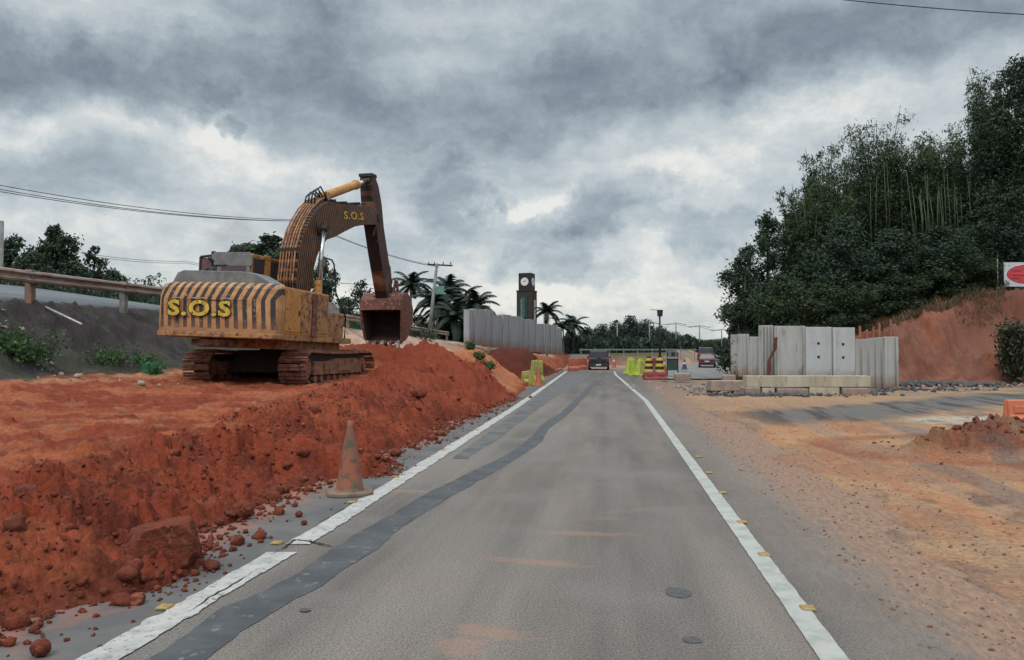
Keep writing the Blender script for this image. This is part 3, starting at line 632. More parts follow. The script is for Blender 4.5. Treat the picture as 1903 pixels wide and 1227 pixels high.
    for y0, y1, m_ in ((-2.85, -2.10, MY), (-2.07, -1.55, MYB), (-1.24, -.63, MYB)):
        b_ = MB(); b_.box((1.408, (y0+y1)/2, 2.54+Z), (.022, y1-y0, .98)); dr = b_.build('side_door', [m_], h1, .008)
        if y0 == -2.85: b_ = MB(); b_.box((1.43, -2.2, 2.5+Z), (.02, .04, .12)); b_.build('door_handle', [MDK], dr)
    b_ = MB(); b_.box((1.415, -1.40, 2.5+Z), (.04, .24, 1.04)); b_.build('rusty_streak_post', [MRUST], h1)
    h2 = house(.62, 1.38, -.597, .40, 1.99, 2.62, 'tool_box', MYB)
    b_ = MB(); b_.prism([(-.58, 2.62), (.38, 2.62), (.05, 2.84), (-.5, 2.92)], .68, 1.32, 'x'); b_.v = [(x, y, z+Z) for x, y, z in b_.v]; b_.build('step_cover', [MSIL], h2, .01)
    house(-1.60, -.62, -2.89, -.95, 1.99, 3.02, 'left_side_housing', MY)
    house(-.615, .615, -2.89, .2, 1.99, 2.95, 'engine_bay', MDK)
    hd = MB(); hd.prism([(-1.50, 3.10), (-1.36, 3.36), (-1.2, 3.42), (.45, 3.40), (.66, 3.35), (1.06, 3.15), (1.10, 3.08), (-1.50, 3.08)], -2.92, -2.25, 'y'); hd.v = [(x, y, z+Z) for x, y, z in hd.v]
    hood = bd(hd, 'engine_hood', [MGRY], bev=.03)
    for k in range(2): b_ = MB(); b_.box((-.65+k*.95, -2.6, 3.425+Z), (.02, .62, .012)); b_.build('hood_seam', [MDK], hood)
    ex = MB(); ex.cyl((-1.05, -2.0, 3.4+Z), (-1.05, -2.0, 3.62+Z), .10, n=14); ex.tube([(-1.05, -2.0, 3.6+Z), (-1.05, -2.0, 3.75+Z), (-1.1, -2.1, 3.82+Z)], .05, 10); bd(ex, 'exhaust_pipe', [MDK], bev=0, smooth=True)
    ar = MB(); ar.tube([(-1.48+.5*(1-math.cos(a)), -1.9, 3.15+Z+.5*math.sin(a)) for a in np.linspace(0, math.pi/2, 8)]+[(-.75, -1.9, 3.66+Z)], .03, 8); bd(ar, 'hand_rail', [MDK], bev=0)
    # --- cab
    x0, x1, y0, y1, z0, z1 = -1.70, -.64, -.92, .80, 2.0, 3.97
    cab = MB()
    for (x, y) in ((x0+.05, y0+.05), (x1-.05, y0+.05), (x0+.05, y1-.05), (x1-.05, y1-.05), (x1-.05, -.15)):
        cab.box((x, y, (z0+z1)/2+Z), (.11, .11, z1-z0))
    cab.box(((x0+x1)/2, (y0+y1)/2, 2.75+Z), (x1-x0-.01, y1-y0-.01, 1.0)); cab.box(((x0+x1)/2, (y0+y1)/2, 2.2+Z), (x1-x0, y1-y0, .4))
    cabo = bd(cab, 'cab', [MY])
    b_ = MB(); b_.box(((x0+x1)/2, (y0+y1)/2, z1+.05+Z), (x1-x0+.08, y1-y0+.1, .13)); b_.build('cab_roof', [MYB], cabo, .04)
    b_ = MB(); b_.box(((x0+x1)/2-.0, y0-.055, 3.90+Z), (x1-x0+.1, .05, .30)); b_.box(((x0+x1)/2-.0, y0-.05, 3.66+Z), (x1-x0-.02, .035, .9)); b_.build('rear_cab_panel', [MGRY], cabo, .01)
    b_ = MB(); b_.box(((x0+x1)/2+.06, y0-.072, 3.62+Z), (x1-x0-.35, .015, .5)); b_.build('rear_window', [MPURP], cabo)
    b_ = MB(); b_.box((x1-.01, -.53, 3.67+Z), (.03, .66, .62)); b_.build('side_window', [MGL], cabo)
    b_ = MB(); b_.box((x1-.01, .30, 3.62+Z), (.03, .72, .72)); b_.build('side_window', [MPURP], cabo)
    b_ = MB(); b_.box((x1+.01, -.15, 3.55+Z), (.05, .28, 1.15)); b_.build('cab_pillar', [MY], cabo, .01)
    b_ = MB(); b_.box(((x0+x1)/2, y1-.02, 3.5+Z), (x1-x0-.2, .02, 1.0)); b_.build('windscreen', [MGL], cabo)
    dr = MB(); dx = -2.0
    for a_, b2 in (((dx-.2, 3.15), (dx-.2, 4.0)), ((dx-.2, 4.0), (dx+.22, 4.05)), ((dx+.22, 4.05), (dx+.22, 3.15))): dr.cyl((a_[0], -.8, a_[1]+Z), (b2[0], -.8, b2[1]+Z), .035, n=8)
    dr.box((dx+.18, -.81, 3.2+Z), (.10, .05, 1.9))
    dro = bd(dr, 'open_cab_door', [MDK], bev=0)
    b_ = MB(); b_.box((dx+.01, -.79, 3.5+Z), (.4, .02, .95)); b_.build('door_panel', [M('red_door_glass', (.16, .06, .065), (.09, .05, .06), 6, .4)], dro)
    # --- boom
    bp = [(.05, 2.1), (-.03, 3.4), (.14, 4.33), (.40, 4.80), (.68, 5.13), (1.08, 5.52), (1.5, 5.80), (1.95, 5.97), (2.6, 6.03), (3.3, 6.12), (4.4, 6.30), (5.3, 6.45), (5.75, 6.38), (5.85, 6.05), (5.6, 5.86), (4.57, 5.70), (3.83, 5.52), (3.0, 5.22), (2.37, 4.98), (1.85, 4.83), (1.48, 4.58), (1.22, 4.28), (1.03, 3.9), (.80, 3.2), (.68, 2.1)]
    b_ = MB(); b_.prism([(y, z+Z) for y, z in bp], -.27, .27, 'x'); boom = bd(b_, 'boom', [MBOOM], bev=.012, tilt=False)
    for s_ in (-1, 1):
        b_ = MB(); b_.cyl((s_*.27, 1.36, 5.08+Z), (s_*.34, 1.36, 5.08+Z), .20, n=20); b_.build('boom_boss', [MDK], boom, .01)
    b_ = MB()
    for s_ in (-.1, .1): b_.prism([(1.75, 5.9+Z), (2.5, 6.0+Z), (2.35, 6.24+Z), (2.1, 6.3+Z)], s_-.025, s_+.025, 'x')
    b_.build('cylinder_bracket', [MDK], boom)
    me = text_mesh('S.O.S', .50, .004, .008); me.transform(Matrix.Translation((.277, 3.75, 5.84+Z))@Matrix.Rotation(R(-8), 4, 'X').inverted()@Euler((R(90), 0, R(90))).to_matrix().to_4x4()@Matrix.Diagonal((1.28, .66, 1, 1))); obj('lettering', me, boom, [MLET])
    rnd = random.Random(4)
    for k, xx in enumerate((-.2, -.12, -.04, .05, .13, .21)):
        pts = [(y-.05*0, z) for y, z in ((-.02, 2.9), (-.09, 3.5), (.07, 4.35), (.34, 4.86), (.63, 5.21), (1.04, 5.60), (1.45, 5.88), (1.8, 6.02))]
        b_ = MB(); b_.tube([(xx+rnd.uniform(-.01, .01), y-.02, z+.02+Z) for y, z in pts], .022, 6); b_.build('hydraulic_pipe', [MYB if k % 2 else MPIPE], boom, smooth=True)
    for k in range(4):
        b_ = MB(); aa = .3+.08*k; b_.tube([(-.15+.1*k, 1.25, 5.75+Z), (-.15+.1*k, 1.35, 6.0+Z+.06*k), (-.15+.1*k, 1.65, 6.2+Z+.05*k), (-.12+.09*k, 1.95, 6.15+Z), (-.1+.08*k, 2.05, 6.0+Z)], .024, 6); b_.build('hydraulic_hose', [MHOSE], boom, smooth=True)
    for k in range(3):
        b_ = MB(); b_.tube([(-.12+.12*k, 2.05, 6.02+Z), (-.12+.12*k, 2.8, 6.11+Z), (-.12+.12*k, 3.6, 6.20+Z), (-.1+.1*k, 4.6, 6.37+Z), (-.1+.1*k, 5.15, 6.5+Z)], .022, 6); b_.build('hydraulic_pipe', [MDK], boom, smooth=True)
    b_ = MB()
    for y, z in ((.06, 4.3), (2.4, 6.05), (3.2, 6.14), (4.2, 6.3)): b_ = MB(); b_.box((0, y-.03 if y < 1 else y, z+Z+.03), (.56, .06, .07)); b_.build('pipe_clamp', [MDK], boom)
    # --- boom cylinders
    def ram(nm, a, b, split, r, par=root, x=0, r2=None):
        a, b = Vector((x, a[0], a[1]+Z)), Vector((x, b[0], b[1]+Z)); m_ = a.lerp(b, split)
        q = MB(); q.cyl(a, m_, r, n=18); q.cyl(m_-(m_-a).normalized()*.14, m_, r*1.16, n=18); q.cyl(a-Vector((r*1.1, 0, 0)), a+Vector((r*1.1, 0, 0)), r*.95, n=12)
        o = q.build(nm, [MY], par, .006, True)
        for p in o.data.polygons: p.use_smooth = False
        q = MB(); q.cyl(m_, b, r2 or r*.55, n=14); q.build('cylinder_rod', [MCHR], o, smooth=True)
        q = MB(); q.cyl(b-Vector((r*1.15, 0, 0)), b+Vector((r*1.15, 0, 0)), r*.9, n=12); q.build('rod_eye', [MDK], o); return o
    for s_ in (-1, 1): ram('boom_cylinder', (.80, 2.25), (1.36, 5.08), .46, .11, x=s_*.40)
    ram('stick_cylinder', (2.2, 6.18), (5.42, 7.33), .74, .135)
    # --- stick
    sp = [(5.36, 7.52), (5.62, 7.54), (5.95, 7.25), (6.25, 6.68), (6.46, 5.9), (6.90, 4.88), (7.06, 4.62), (7.14, 4.60), (7.22, 4.25), (7.33, 3.7), (7.35, 3.1), (7.2, 2.98), (7.02, 3.05), (6.66, 3.76), (6.08, 4.98), (5.70, 5.89), (5.48, 6.5), (5.36, 7.2)]
    b_ = MB(); b_.prism([(y, z+Z) for y, z in sp], -.22, .22, 'x'); st = bd(b_, 'stick', [MSTICK], bev=.012, tilt=False)
    b_ = MB(); b_.prism([(5.3, 7.56+Z), (5.7, 7.58+Z), (5.75, 7.48+Z), (5.3, 7.46+Z)], -.24, .24, 'x'); b_.build('stick_end_plate', [MDK], st); b_ = MB(); b_.cyl((-.3, 5.85, 6.15+Z), (.3, 5.85, 6.15+Z), .14, n=16); b_.build('stick_pin', [MDK], st)
    b_ = MB(); b_.tube([(.24, 5.6, 5.8+Z), (.3, 5.3, 5.45+Z), (.3, 5.5, 5.3+Z), (.24, 5.95, 5.3+Z)], .02, 6); b_.build('hydraulic_hose', [MHOSE], st, smooth=True)
    ram('bucket_cylinder', (6.5, 6.5), (7.52, 4.1), .62, .10)
    lk = MB()
    for s_ in (-.26, .26):
        lk.prism([(7.45, 4.2+Z), (7.6, 4.1+Z), (7.35, 3.6+Z), (7.2, 3.65+Z)], s_-.025, s_+.025, 'x'); lk.prism([(7.45, 4.15+Z), (7.62, 4.1+Z), (7.75, 3.35+Z), (7.6, 3.3+Z)], s_-.03+.05, s_+.03+.05, 'x')
    bd(lk, 'bucket_linkage', [MRUST], tilt=False)
    # --- bucket : shell swept across x, mouth towards the machine
    hw = .74; out = [(6.72, 3.04), (6.78, 3.42), (7.0, 3.62), (7.35, 3.68), (7.72, 3.52), (7.98, 3.1), (8.02, 2.62), (7.85, 2.22), (7.5, 1.98), (7.15, 1.90), (6.98, 1.90)]
    inn = []
    cxy = (7.4, 2.75)
    for y, z in out: d = Vector((y-cxy[0], z-cxy[1])); d *= (1-.05/d.length); inn.append((cxy[0]+d.x, cxy[1]+d.y))
    poly = out+inn[::-1]; b_ = MB(); n = len(out)
    vs = []; 
    for x in (-hw, hw):
        for y, z in out: vs.append((x*(1-.13*max(0, 3.0-z)), y, z+Z))
        for y, z in inn: vs.append((x*(1-.13*max(0, 3.0-z)), y, z+Z))
    fs = []
    for i in range(n-1):
        fs += [(i, i+1, 2*n+i+1, 2*n+i), (n+i, 3*n+i, 3*n+i+1, n+i+1), (i, n+i, n+i+1, i+1), (2*n+i, 2*n+i+1, 3*n+i+1, 3*n+i)]
    fs += [(0, 2*n, 3*n, n), (n-1, 2*n-1, 4*n-1, 3*n-1)]
    mi = []
    me = MB(); me.add(vs, fs); me.mi = [0 if i % 4 != 1 else 1 for i in range(4*(n-1))]+[0, 0]
    bk = bd(me, 'bucket', [MRUST, MINN], tilt=False, bev=.01)
    for s_ in (-1, 1):
        q = MB(); q.prism([(y, z+Z) for y, z in out], s_*(hw-.005), s_*(hw+.035), 'x'); q.mi = [0]*len(q.f)
        q.v = [(x*(1-.13*max(0, 3.0-(z-Z))), y, z) for x, y, z in q.v]; sd_ = q.build('side_plate', [MRUST], bk, .008)
        q = MB(); q.prism([(y, z+Z) for y, z in inn], s_*(hw-.012), s_*(hw-.006), 'x'); q.v = [(x*(1-.13*max(0, 3.0-(z-Z))), y, z) for x, y, z in q.v]; q.build('inner_side_lining', [MINN], sd_)
        q = MB(); q.prism([(6.72, 3.05+Z), (6.86, 3.08+Z), (7.08, 2.1+Z), (6.92, 1.98+Z)], s_*(hw+.036), s_*(hw+.065), 'x'); q.v = [(x*(1-.13*max(0, 3.0-(z-Z))), y, z) for x, y, z in q.v]; q.build('side_cutter', [MRUST], sd_)
        q = MB(); q.prism([(6.85, 3.55+Z), (7.05, 3.0+Z), (7.35, 3.0+Z), (7.62, 3.3+Z), (7.75, 3.6+Z), (7.4, 3.78+Z)], s_*.3-.03, s_*.3+.03, 'x'); q.build('hinge_ear', [MRUST], bk)
    for k in range(5):
        xx = (-hw+.06+k*(2*hw-.12)/4)*.86; q = MB()
        q.prism([(7.3, 1.86+Z), (7.3, 1.96+Z), (6.95, 1.97+Z), (6.70, 1.58+Z), (6.74, 1.56+Z), (7.0, 1.82+Z)], xx-.05, xx+.05, 'x'); q.build('bucket_tooth', [MRUST if k % 2 else MTOOTH], bk, .01)
    # --- rails on the right front corner, work lights and mirror arm
    def rail(pts, r=.022, nm='hand_rail'): q = MB(); q.tube(pts, r, 7); return bd(q, nm, [MDK], bev=0, smooth=True)
    rail([(1.25, -.70, 3.05+Z), (1.25, -.70, 3.95+Z), (1.27, -.62, 4.02+Z), (1.27, -.25, 4.02+Z), (1.28, -.12, 3.92+Z), (1.3, .0, 3.2+Z), (1.34, .40, 2.75+Z)])
    rail([(1.40, .46, 1.99+Z), (1.40, .48, 2.5+Z), (1.40, .38, 2.72+Z), (1.38, -.1, 3.0+Z)])
    q = MB(); q.box((1.25, -.72, 3.88+Z), (.05, .24, .16)); q.tube([(1.25, -.72, 3.82+Z), (1.25, -.72, 3.06+Z)], .02, 6); bd(q, 'mirror', [MGRY], bev=.01)
    return root
build_excavator()
# ------------------------------------------------------------------ loose clods
MCLOD = M('clod_soil', (.185, .042, .021), (.11, .027, .016), 9, .98, 1.0, 22, c3=(.27, .085, .042), s3=9, t3=.6, bd=.05)
def ico(sub):
    bm = bmesh.new(); bmesh.ops.create_icosphere(bm, subdivisions=sub, radius=1)
    V = np.array([v.co[:] for v in bm.verts]); Fq = np.array([[v.index for v in f.verts] for f in bm.faces]); bm.free(); return V, Fq
def rockv(V, seed, amp=.5, f=1.6):
    return V*(1+amp*(fbm(V[:, 0]*f+seed*5.1+V[:, 2]*1.3, V[:, 1]*f+V[:, 2]*f*.9+seed, seed, 4)-.5)[:, None]*2)
def scatter(name, pts, sizes, m, seed, sub=2, flat=.75, amp=.45):
    V0, F0 = ico(sub); rs = np.random.RandomState(seed); vs = []; fs = []; base = [rockv(V0, k, amp*1.4, 2.1) for k in range(9)]
    for i, (p, sz) in enumerate(zip(pts, sizes)):
        a, b, c = rs.rand(3)*6.28; Rm = np.array(Euler((a, b, c)).to_matrix()); v = base[i % 9]*np.array([1, .8+.4*rs.rand(), flat])*sz
        v = v@Rm.T; v[:, 2] *= .85; vs.append(v+p); fs.append(F0+len(V0)*i)
    return npmesh(name, np.concatenate(vs), np.concatenate(fs), [m], smooth=False)
rs = np.random.RandomState(5); P_, Z_ = [], []
for _ in range(3600):
    y = 3.2+rs.rand()**1.5*24; sl = rs.choice([rs.normal(-.05, .14), rs.rand()*1.6, -abs(rs.normal(0, .35))], p=[.45, .45, .10])
    x = float(toe(y))-sl; sz = min(.15, .014*math.exp(rs.normal(0, .75))+.006)*(1 if sl > 0 else .8)
    if x > XL(y)-.05 and rs.rand() < .92: continue
    if sl > .1 and float(fbm(np.array([x*1.4]), np.array([y*1.4]), 113, 3)[0]) < .50: continue
    if sz > .05 and rs.rand() < .4: sz *= 1.4
    P_.append((x, y)); Z_.append(sz*.85)
P_ = np.array(P_); hz = np.maximum(terrain(P_[:, 0], P_[:, 1], False), 0); Z_ = np.array(Z_)
tag(scatter('soil_clods', np.column_stack([P_, hz+Z_*.35]), Z_, MCLOD, 6, 2), kind='stuff')
yy_ = 3.2+rs.rand(9000)**1.3*15; sl = rs.rand(9000)**.8*2.4; xx_ = toe(yy_)-sl; kk_ = fbm(xx_*1.6, yy_*1.6, 115, 3) > .44+.12*rs.rand(9000); xx_, yy_ = xx_[kk_], yy_[kk_]; hz = np.maximum(terrain(xx_, yy_, False), 0); zz_ = .005+.006*np.exp(rs.normal(0, .7, len(xx_)))
tag(scatter('soil_crumbs', np.column_stack([xx_, yy_, hz+zz_*.4]), np.minimum(zz_, .04), MCLOD, 16, 1, .8, .6), kind='stuff')
yq = 3.2+rs.rand(4200)**1.4*22; P_ = np.column_stack([XR(yq)+.5+np.abs(rs.normal(0, 2.6, 4200)), yq]); P_ = P_[(P_[:, 0] > XR(P_[:, 1])+.3)]; hz = np.maximum(terrain(P_[:, 0], P_[:, 1], False), 0)
Z_ = .003+.0045*np.exp(rs.normal(0, .75, len(P_))); tag(scatter('gravel_bits', np.column_stack([P_, hz+Z_*.1]), np.minimum(Z_, .017), M('gravel', (.19, .11, .07), (.10, .06, .045), 2, .95), 7, 1), kind='stuff')
P_ = np.column_stack([8.1+rs.normal(0, .85, 300), 12.5+rs.normal(0, .5, 300)]); P_ = np.vstack([P_, np.column_stack([10+rs.normal(0, 1.1, 200), 13.1+rs.normal(0, .7, 200)])]); hz = terrain(P_[:, 0], P_[:, 1], False)
Z_ = np.minimum(.012+.012*np.exp(rs.normal(0, .7, len(P_))), .08); tag(scatter('soil_clods', np.column_stack([P_, hz+Z_*.2]), Z_, MCLOD, 8, 2), kind='stuff')
def clod(px, py, r, label, seed, sc=(1, .9, .8), rz=0, sub=5, dz=0, dy=.8):
    p = gr(px, py); V0, F0 = ico(sub)
    v = V0*np.array(sc)
    if r > .2:   # a broken slab: slice one face
        v = V0.copy(); v[:, 1] = np.clip(v[:, 1], -.62, 1); v[:, 2] = np.minimum(v[:, 2], .72+.18*v[:, 0]); v[:, 0] = np.minimum(v[:, 0], .8-.2*v[:, 2]); v = v*np.array(sc)
    v = v*(1+.16*(fbm(V0[:, 0]*2+seed+V0[:, 2], V0[:, 1]*2+V0[:, 2], seed, 3)-.5)[:, None]*2+.07*(fbm(V0[:, 0]*7+V0[:, 2]*5, V0[:, 1]*7-V0[:, 2]*4, seed+3, 5, .65)-.5)[:, None]*2)*r
    o = npmesh('soil_clod', v, F0, [MCLOD], smooth=True); h = max(0, Hz(p.x, p.y+r*.6)*.5)
    o.location = (p.x, p.y+r*dy, -v[:, 2].min()*.92+dz); o.rotation_euler = (0, 0, rz); tag(o, label, 'soil clod', 'large clods of red soil at the foot of the heap')
clod(300, 1068, .255, 'largest flat-topped clod of red soil, lying on the asphalt beside the lane line', 2, (1.02, .9, .86), .35, dy=.25)
clod(122, 1110, .145, 'rounded red clod left of the largest clod, at the heap foot', 3, (1, .9, .8))
clod(60, 1124, .085, 'small red clod touching the left side of the rounded one', 4, (1, .9, .9), sub=4)
clod(22, 1118, .08, 'red clod at the left edge of the photo, above the lone one', 5, (1.1, .9, .8), sub=4)
clod(66, 1226, .05, 'lone fist-sized orange clod on bare asphalt, nearest to the camera', 6, (1, .9, .9), sub=4)
clod(446, 968, .10, 'round red clod halfway between the largest clod and the traffic cone', 7, (1, .9, .9), sub=4)
clod(625, 868, .17, 'dark clod against the heap just left of the traffic cone', 8, (1.1, .9, .8), sub=4, dz=.05)
clod(554, 962, .035, 'small dark red clod on asphalt left below the traffic cone, upper of two', 9, (1, .9, .9), sub=3)
clod(564, 977, .028, 'small black clod on asphalt left below the traffic cone, lower of two', 10, (1, .9, .9), sub=3)
clod(735, 850, .08, 'red clod at the heap foot right of the traffic cone', 11, (1.1, .9, .8), sub=4)

# ------------------------------------------------------------------ foreground cone and road studs
MCONE = M('dirty_orange_rubber', (.26, .085, .05), (.15, .095, .068), 4, .8, .2, 30, c3=(.10, .07, .055), s3=9, t3=.56)
MCBASE = M('muddy_rubber_base', (.20, .14, .10), (.14, .10, .075), 8, .9, .3, 30)
def cone_at(p, h=.80, label='', m=MCONE, mb_=MCBASE, rb=.15, rt=.028, bs=.46, rz=0, tilt=(0, 0), band=None, group=None):
    t = empty('traffic_cone', p, rz, label, 'traffic cone', group); t.rotation_euler = (tilt[0], tilt[1], rz)
    b = MB(); k = bs/2; c = k*.62; b.prism([(k, c), (c, k), (-c, k), (-k, c), (-k, -c), (-c, -k), (c, -k), (k, -c)], 0, .045, 'z'); b.build('base', [mb_], t, .012)
    b = MB(); pts = [(rb*1.12, .045), (rb*1.05, .07)]
    n = 28; rings = [(rb*1.10, .045), (rb*1.04, .06), (rb, .075), (rb*.72+rt*.28, h*.34), (rb*.45+rt*.55, h*.62), (rt*1.15, h*.93), (rt, h), (rt*.7, h)]
    vs = [(r*math.cos(i*math.tau/n), r*math.sin(i*math.tau/n), z) for r, z in rings for i in range(n)]
    fs = [(j*n+i, j*n+(i+1) % n, (j+1)*n+(i+1) % n, (j+1)*n+i) for j in range(len(rings)-1) for i in range(n)]+[tuple(range((len(rings)-1)*n, len(rings)*n))]
    b.add(vs, fs); b.build('cone_body', [m], t, smooth=True)
    if band:
        b = MB(); z0, z1 = h*.55, h*.75; f = lambda z: ip(z, [.075, h], [rb, rt])+.006
        b.cyl((0, 0, z0), (0, 0, z1), f(z0), f(z1), n=20, caps=False); b.build('reflective_band', [band], t, smooth=True)
    return t
cone_at(gr(650, 918), .815, 'faded orange traffic cone on a muddy base beside the left lane line', rb=.150, rz=.25, bs=.50)
MSTUD = M('yellow_stud_plastic', (.34, .21, .055), (.22, .14, .06), 30, .55, .1); MREF = M('stud_reflector', (.45, .34, .14), (.35, .27, .12), 60, .3)
def stud_proto():
    t = empty('road_stud', (0, 0, .0), 0)
    b = MB(); b.box((0, 0, .010), (.095, .085, .018), taper=.8); b.build('stud_body', [MSTUD], t, .003)
    b = MB(); b.box((0, -.040, .012), (.065, .01, .008)); b.build('reflector', [MREF], t)
    return t
sp0 = None; ords = ['nearest', 'second nearest', 'third nearest', 'fourth nearest', 'fifth nearest', 'sixth nearest', 'seventh nearest', 'eighth nearest']
for side, lst in (('left', [(307, 1131), (515, 1011), (655, 935), (822, 838), (735, 888), (885, 800)]), ('right', [(1501, 1133), (1420, 1033), (1379, 972), (1343, 917), (1318, 880), (1298, 850)])):
    lst = sorted(lst, key=lambda q: -q[1])
    for i, (px, py) in enumerate(lst):
        if sp0 is None: sp0 = o = stud_proto()
        else: o = copy_tree(sp0)
        o.location = gr(px, py)+Vector((0, 0, .002)); o.rotation_euler = (0, 0, R(-7))
        tag(o, f'yellow road stud outside the {side} lane line, {ords[i]} to the camera there', 'road stud', f'yellow road studs along the {side} lane line')

# ------------------------------------------------------------------ guardrail on the upper road
MGR = M('weathered_guardrail_steel', (.28, .22, .19), (.19, .15, .13), 3, .6, .3, 20, c3=(.20, .10, .07), s3=6, t3=.55, stretch=(1, .3, 1))
MPOST = M('weathered_post', (.22, .13, .09), (.13, .09, .07), 6, .85, .4, 20, stretch=(1, 1, .2))
MPOST2 = M('grey_post', (.20, .18, .17), (.13, .12, .115), 6, .85, .4, 20)
gy = [4.6+3.75*i for i in range(17)]
g = empty('guardrail', (float(EDGE(20)), 20, 0), 0, 'rusty steel guardrail on weathered posts along the upper road at left', 'guardrail')
def gx_(y): return float(EDGE(y))+.42
zt = lambda y: float(ZE(y))+.74
loc = g.location
for a, b in zip(gy[:-1], gy[1:]):
    pr = [(0, .155), (.05, .13), (.07, .08), (0, .02), (0, -.02), (.07, -.08), (.05, -.13), (0, -.155)]; vs = []
    for y in (a-.12, b+.1):
        for dx, dz in pr: vs.append((gx_(y)+dx-loc.x+(.01 if y < a else 0), y-20, zt(y)-.155+dz))
        for dx, dz in pr: vs.append((gx_(y)+dx-.012-loc.x+(.01 if y < a else 0), y-20, zt(y)-.155+dz))
    fs = [(i, i+1, 16+i+1, 16+i) for i in range(7)]+[(8+i+1, 8+i, 24+i, 24+i+1) for i in range(7)]+[(0, 16, 24, 8), (7, 15, 31, 23)]
    q = MB(); q.add(vs, fs); q.build('rail_beam', [MGR], g)
for i, y in enumerate(gy):
    q = MB(); x = gx_(y)-.12-loc.x; zb = min(float(ZE(y))-.75, zt(y)-1.5); q.box((x, y-20, (zt(y)+.04+zb)/2), (.17, .20, zt(y)+.04-zb)); po = q.build('post', [MPOST if i % 2 == 0 else MPOST2], g, .012)
    q = MB(); q.box((x+.10, y-20, zt(y)-.15), (.10, .34 if i % 2 == 0 else .22, .34)); q.build('spacer_block', [MPOST if i % 2 == 0 else MPOST2], po, .01)
p0, p1 = at(85, 571, 19.6), at(152, 603, 17.9); q = MB(); q.tube([(0, 0, 0), p1-p0], .028, 8); o = q.build('metal_pole', [MSIL], None, smooth=True); o.location = p0; tag(o, 'thin grey metal pole lying down the dark embankment beside the rusty post', 'pole')

# ------------------------------------------------------------------ precast concrete
MCON = M('precast_concrete', (.36, .355, .34), (.27, .265, .255), 1.2, .85, .35, 30, c3=(.20, .185, .165), s3=3.5, t3=.60, stretch=(1, 1, .18))
MCON2 = M('precast_concrete_bluish', (.38, .39, .395), (.32, .325, .33), 1.4, .85, .3, 30, c3=(.24, .23, .215), s3=4, t3=.62, stretch=(1, 1, .2))
MCONL = M('precast_concrete_lilac', (.30, .29, .30), (.235, .228, .235), 1.2, .85, .3, 30, c3=(.17, .16, .16), s3=4, t3=.60, stretch=(1, 1, .2))
for m_ in (MCON, MCON2, MCONL): mudfoot(m_)
MHOLE = M('hole_shadow', (.02, .02, .02), None, 5, 1)
def panel(p, w, h, th, yaw, mat, label, group, rib=True, holes=(), ribw=.10, lean=0, ribs=None):
    t = empty('precast_segment', p, yaw, label, 'concrete panel', group); t.rotation_euler = (lean, 0, yaw)
    q = MB(); q.box((0, 0, h/2), (w, th, h)); sl = q.build('slab', [mat], t, .015)
    for rx in (ribs if ribs is not None else ((-w*.5+ribw*.5, w*.5-ribw*.5) if rib else ())):
        q = MB(); q.box((rx, -th/2-.05, h/2), (ribw, .10, h-.02)); q.build('rib', [mat], t, .012)
    for hx, hzz in holes:
        q = MB(); n = 20; q.add([(hx+.055*math.cos(i*math.tau/n), -th/2-.003, hzz+.055*math.sin(i*math.tau/n)) for i in range(n)], [tuple(range(n))])
        hh = q.build('lifting_hole', [MHOLE], sl)
        q = MB(); vs = []; 
        for rr_ in (.055, .07):
            for i in range(n): vs.append((hx+rr_*math.cos(i*math.tau/n), -th/2-.006, hzz+rr_*math.sin(i*math.tau/n)))
        q.add(vs, [(i, (i+1) % n, n+(i+1) % n, n+i) for i in range(n)]); q.build('hole_rim', [mat], hh)
    return t
def rowpan(lst, d0, d1, pxa, pxb, mat, labf, group, th=.16, rib=True):
    for i, (xa, xb, yt, yb) in enumerate(lst):
        Y = d0+(d1-d0)*((xa+xb)/2-pxa)/(pxb-pxa); a = at(xa, yb, Y); b = at(xb, yb, Y); zt_ = at((xa+xb)/2, yt, Y).z
        Ya = d0+(d1-d0)*(xa-pxa)/(pxb-pxa); Yb = d0+(d1-d0)*(xb-pxa)/(pxb-pxa); a = at(xa, yb, Ya); b = at(xb, yb, Yb)
        yaw = math.atan2(b.y-a.y, b.x-a.x)*.9; w = (b.xy-a.xy).length*.85
        panel(Vector(((a.x+b.x)/2, Y+(.06 if i % 2 else -.05), a.z-.15)), w, zt_-a.z+.15, th, yaw, mat, labf(i), group, rib=rib and i % 2 == 0, ribw=.07)
LP = [(866, 877, 576, 636), (877, 898, 575, 638), (898.5, 911, 576, 640), (911.5, 929, 586, 642), (930, 944, 585, 645), (946, 969, 588, 646), (969.5, 980.5, 594, 650), (981, 992, 594, 651), (992, 1008, 602, 652), (1009, 1020, 602, 655), (1020.5, 1031, 604, 655), (1031, 1042, 610, 656)]
sn = ['leftmost', 'second from the left', 'third from the left', 'fourth from the left', 'fifth from the left', 'sixth from the left', 'sixth from the right', 'fifth from the right', 'fourth from the right', 'third from the right', 'second from the right', 'rightmost']
rowpan(LP, 50, 66, 866, 1042, MCONL, lambda i: f'tall grey precast panel {sn[i]} in the row standing before the clock tower', 'precast panels in the row before the clock tower', .3)
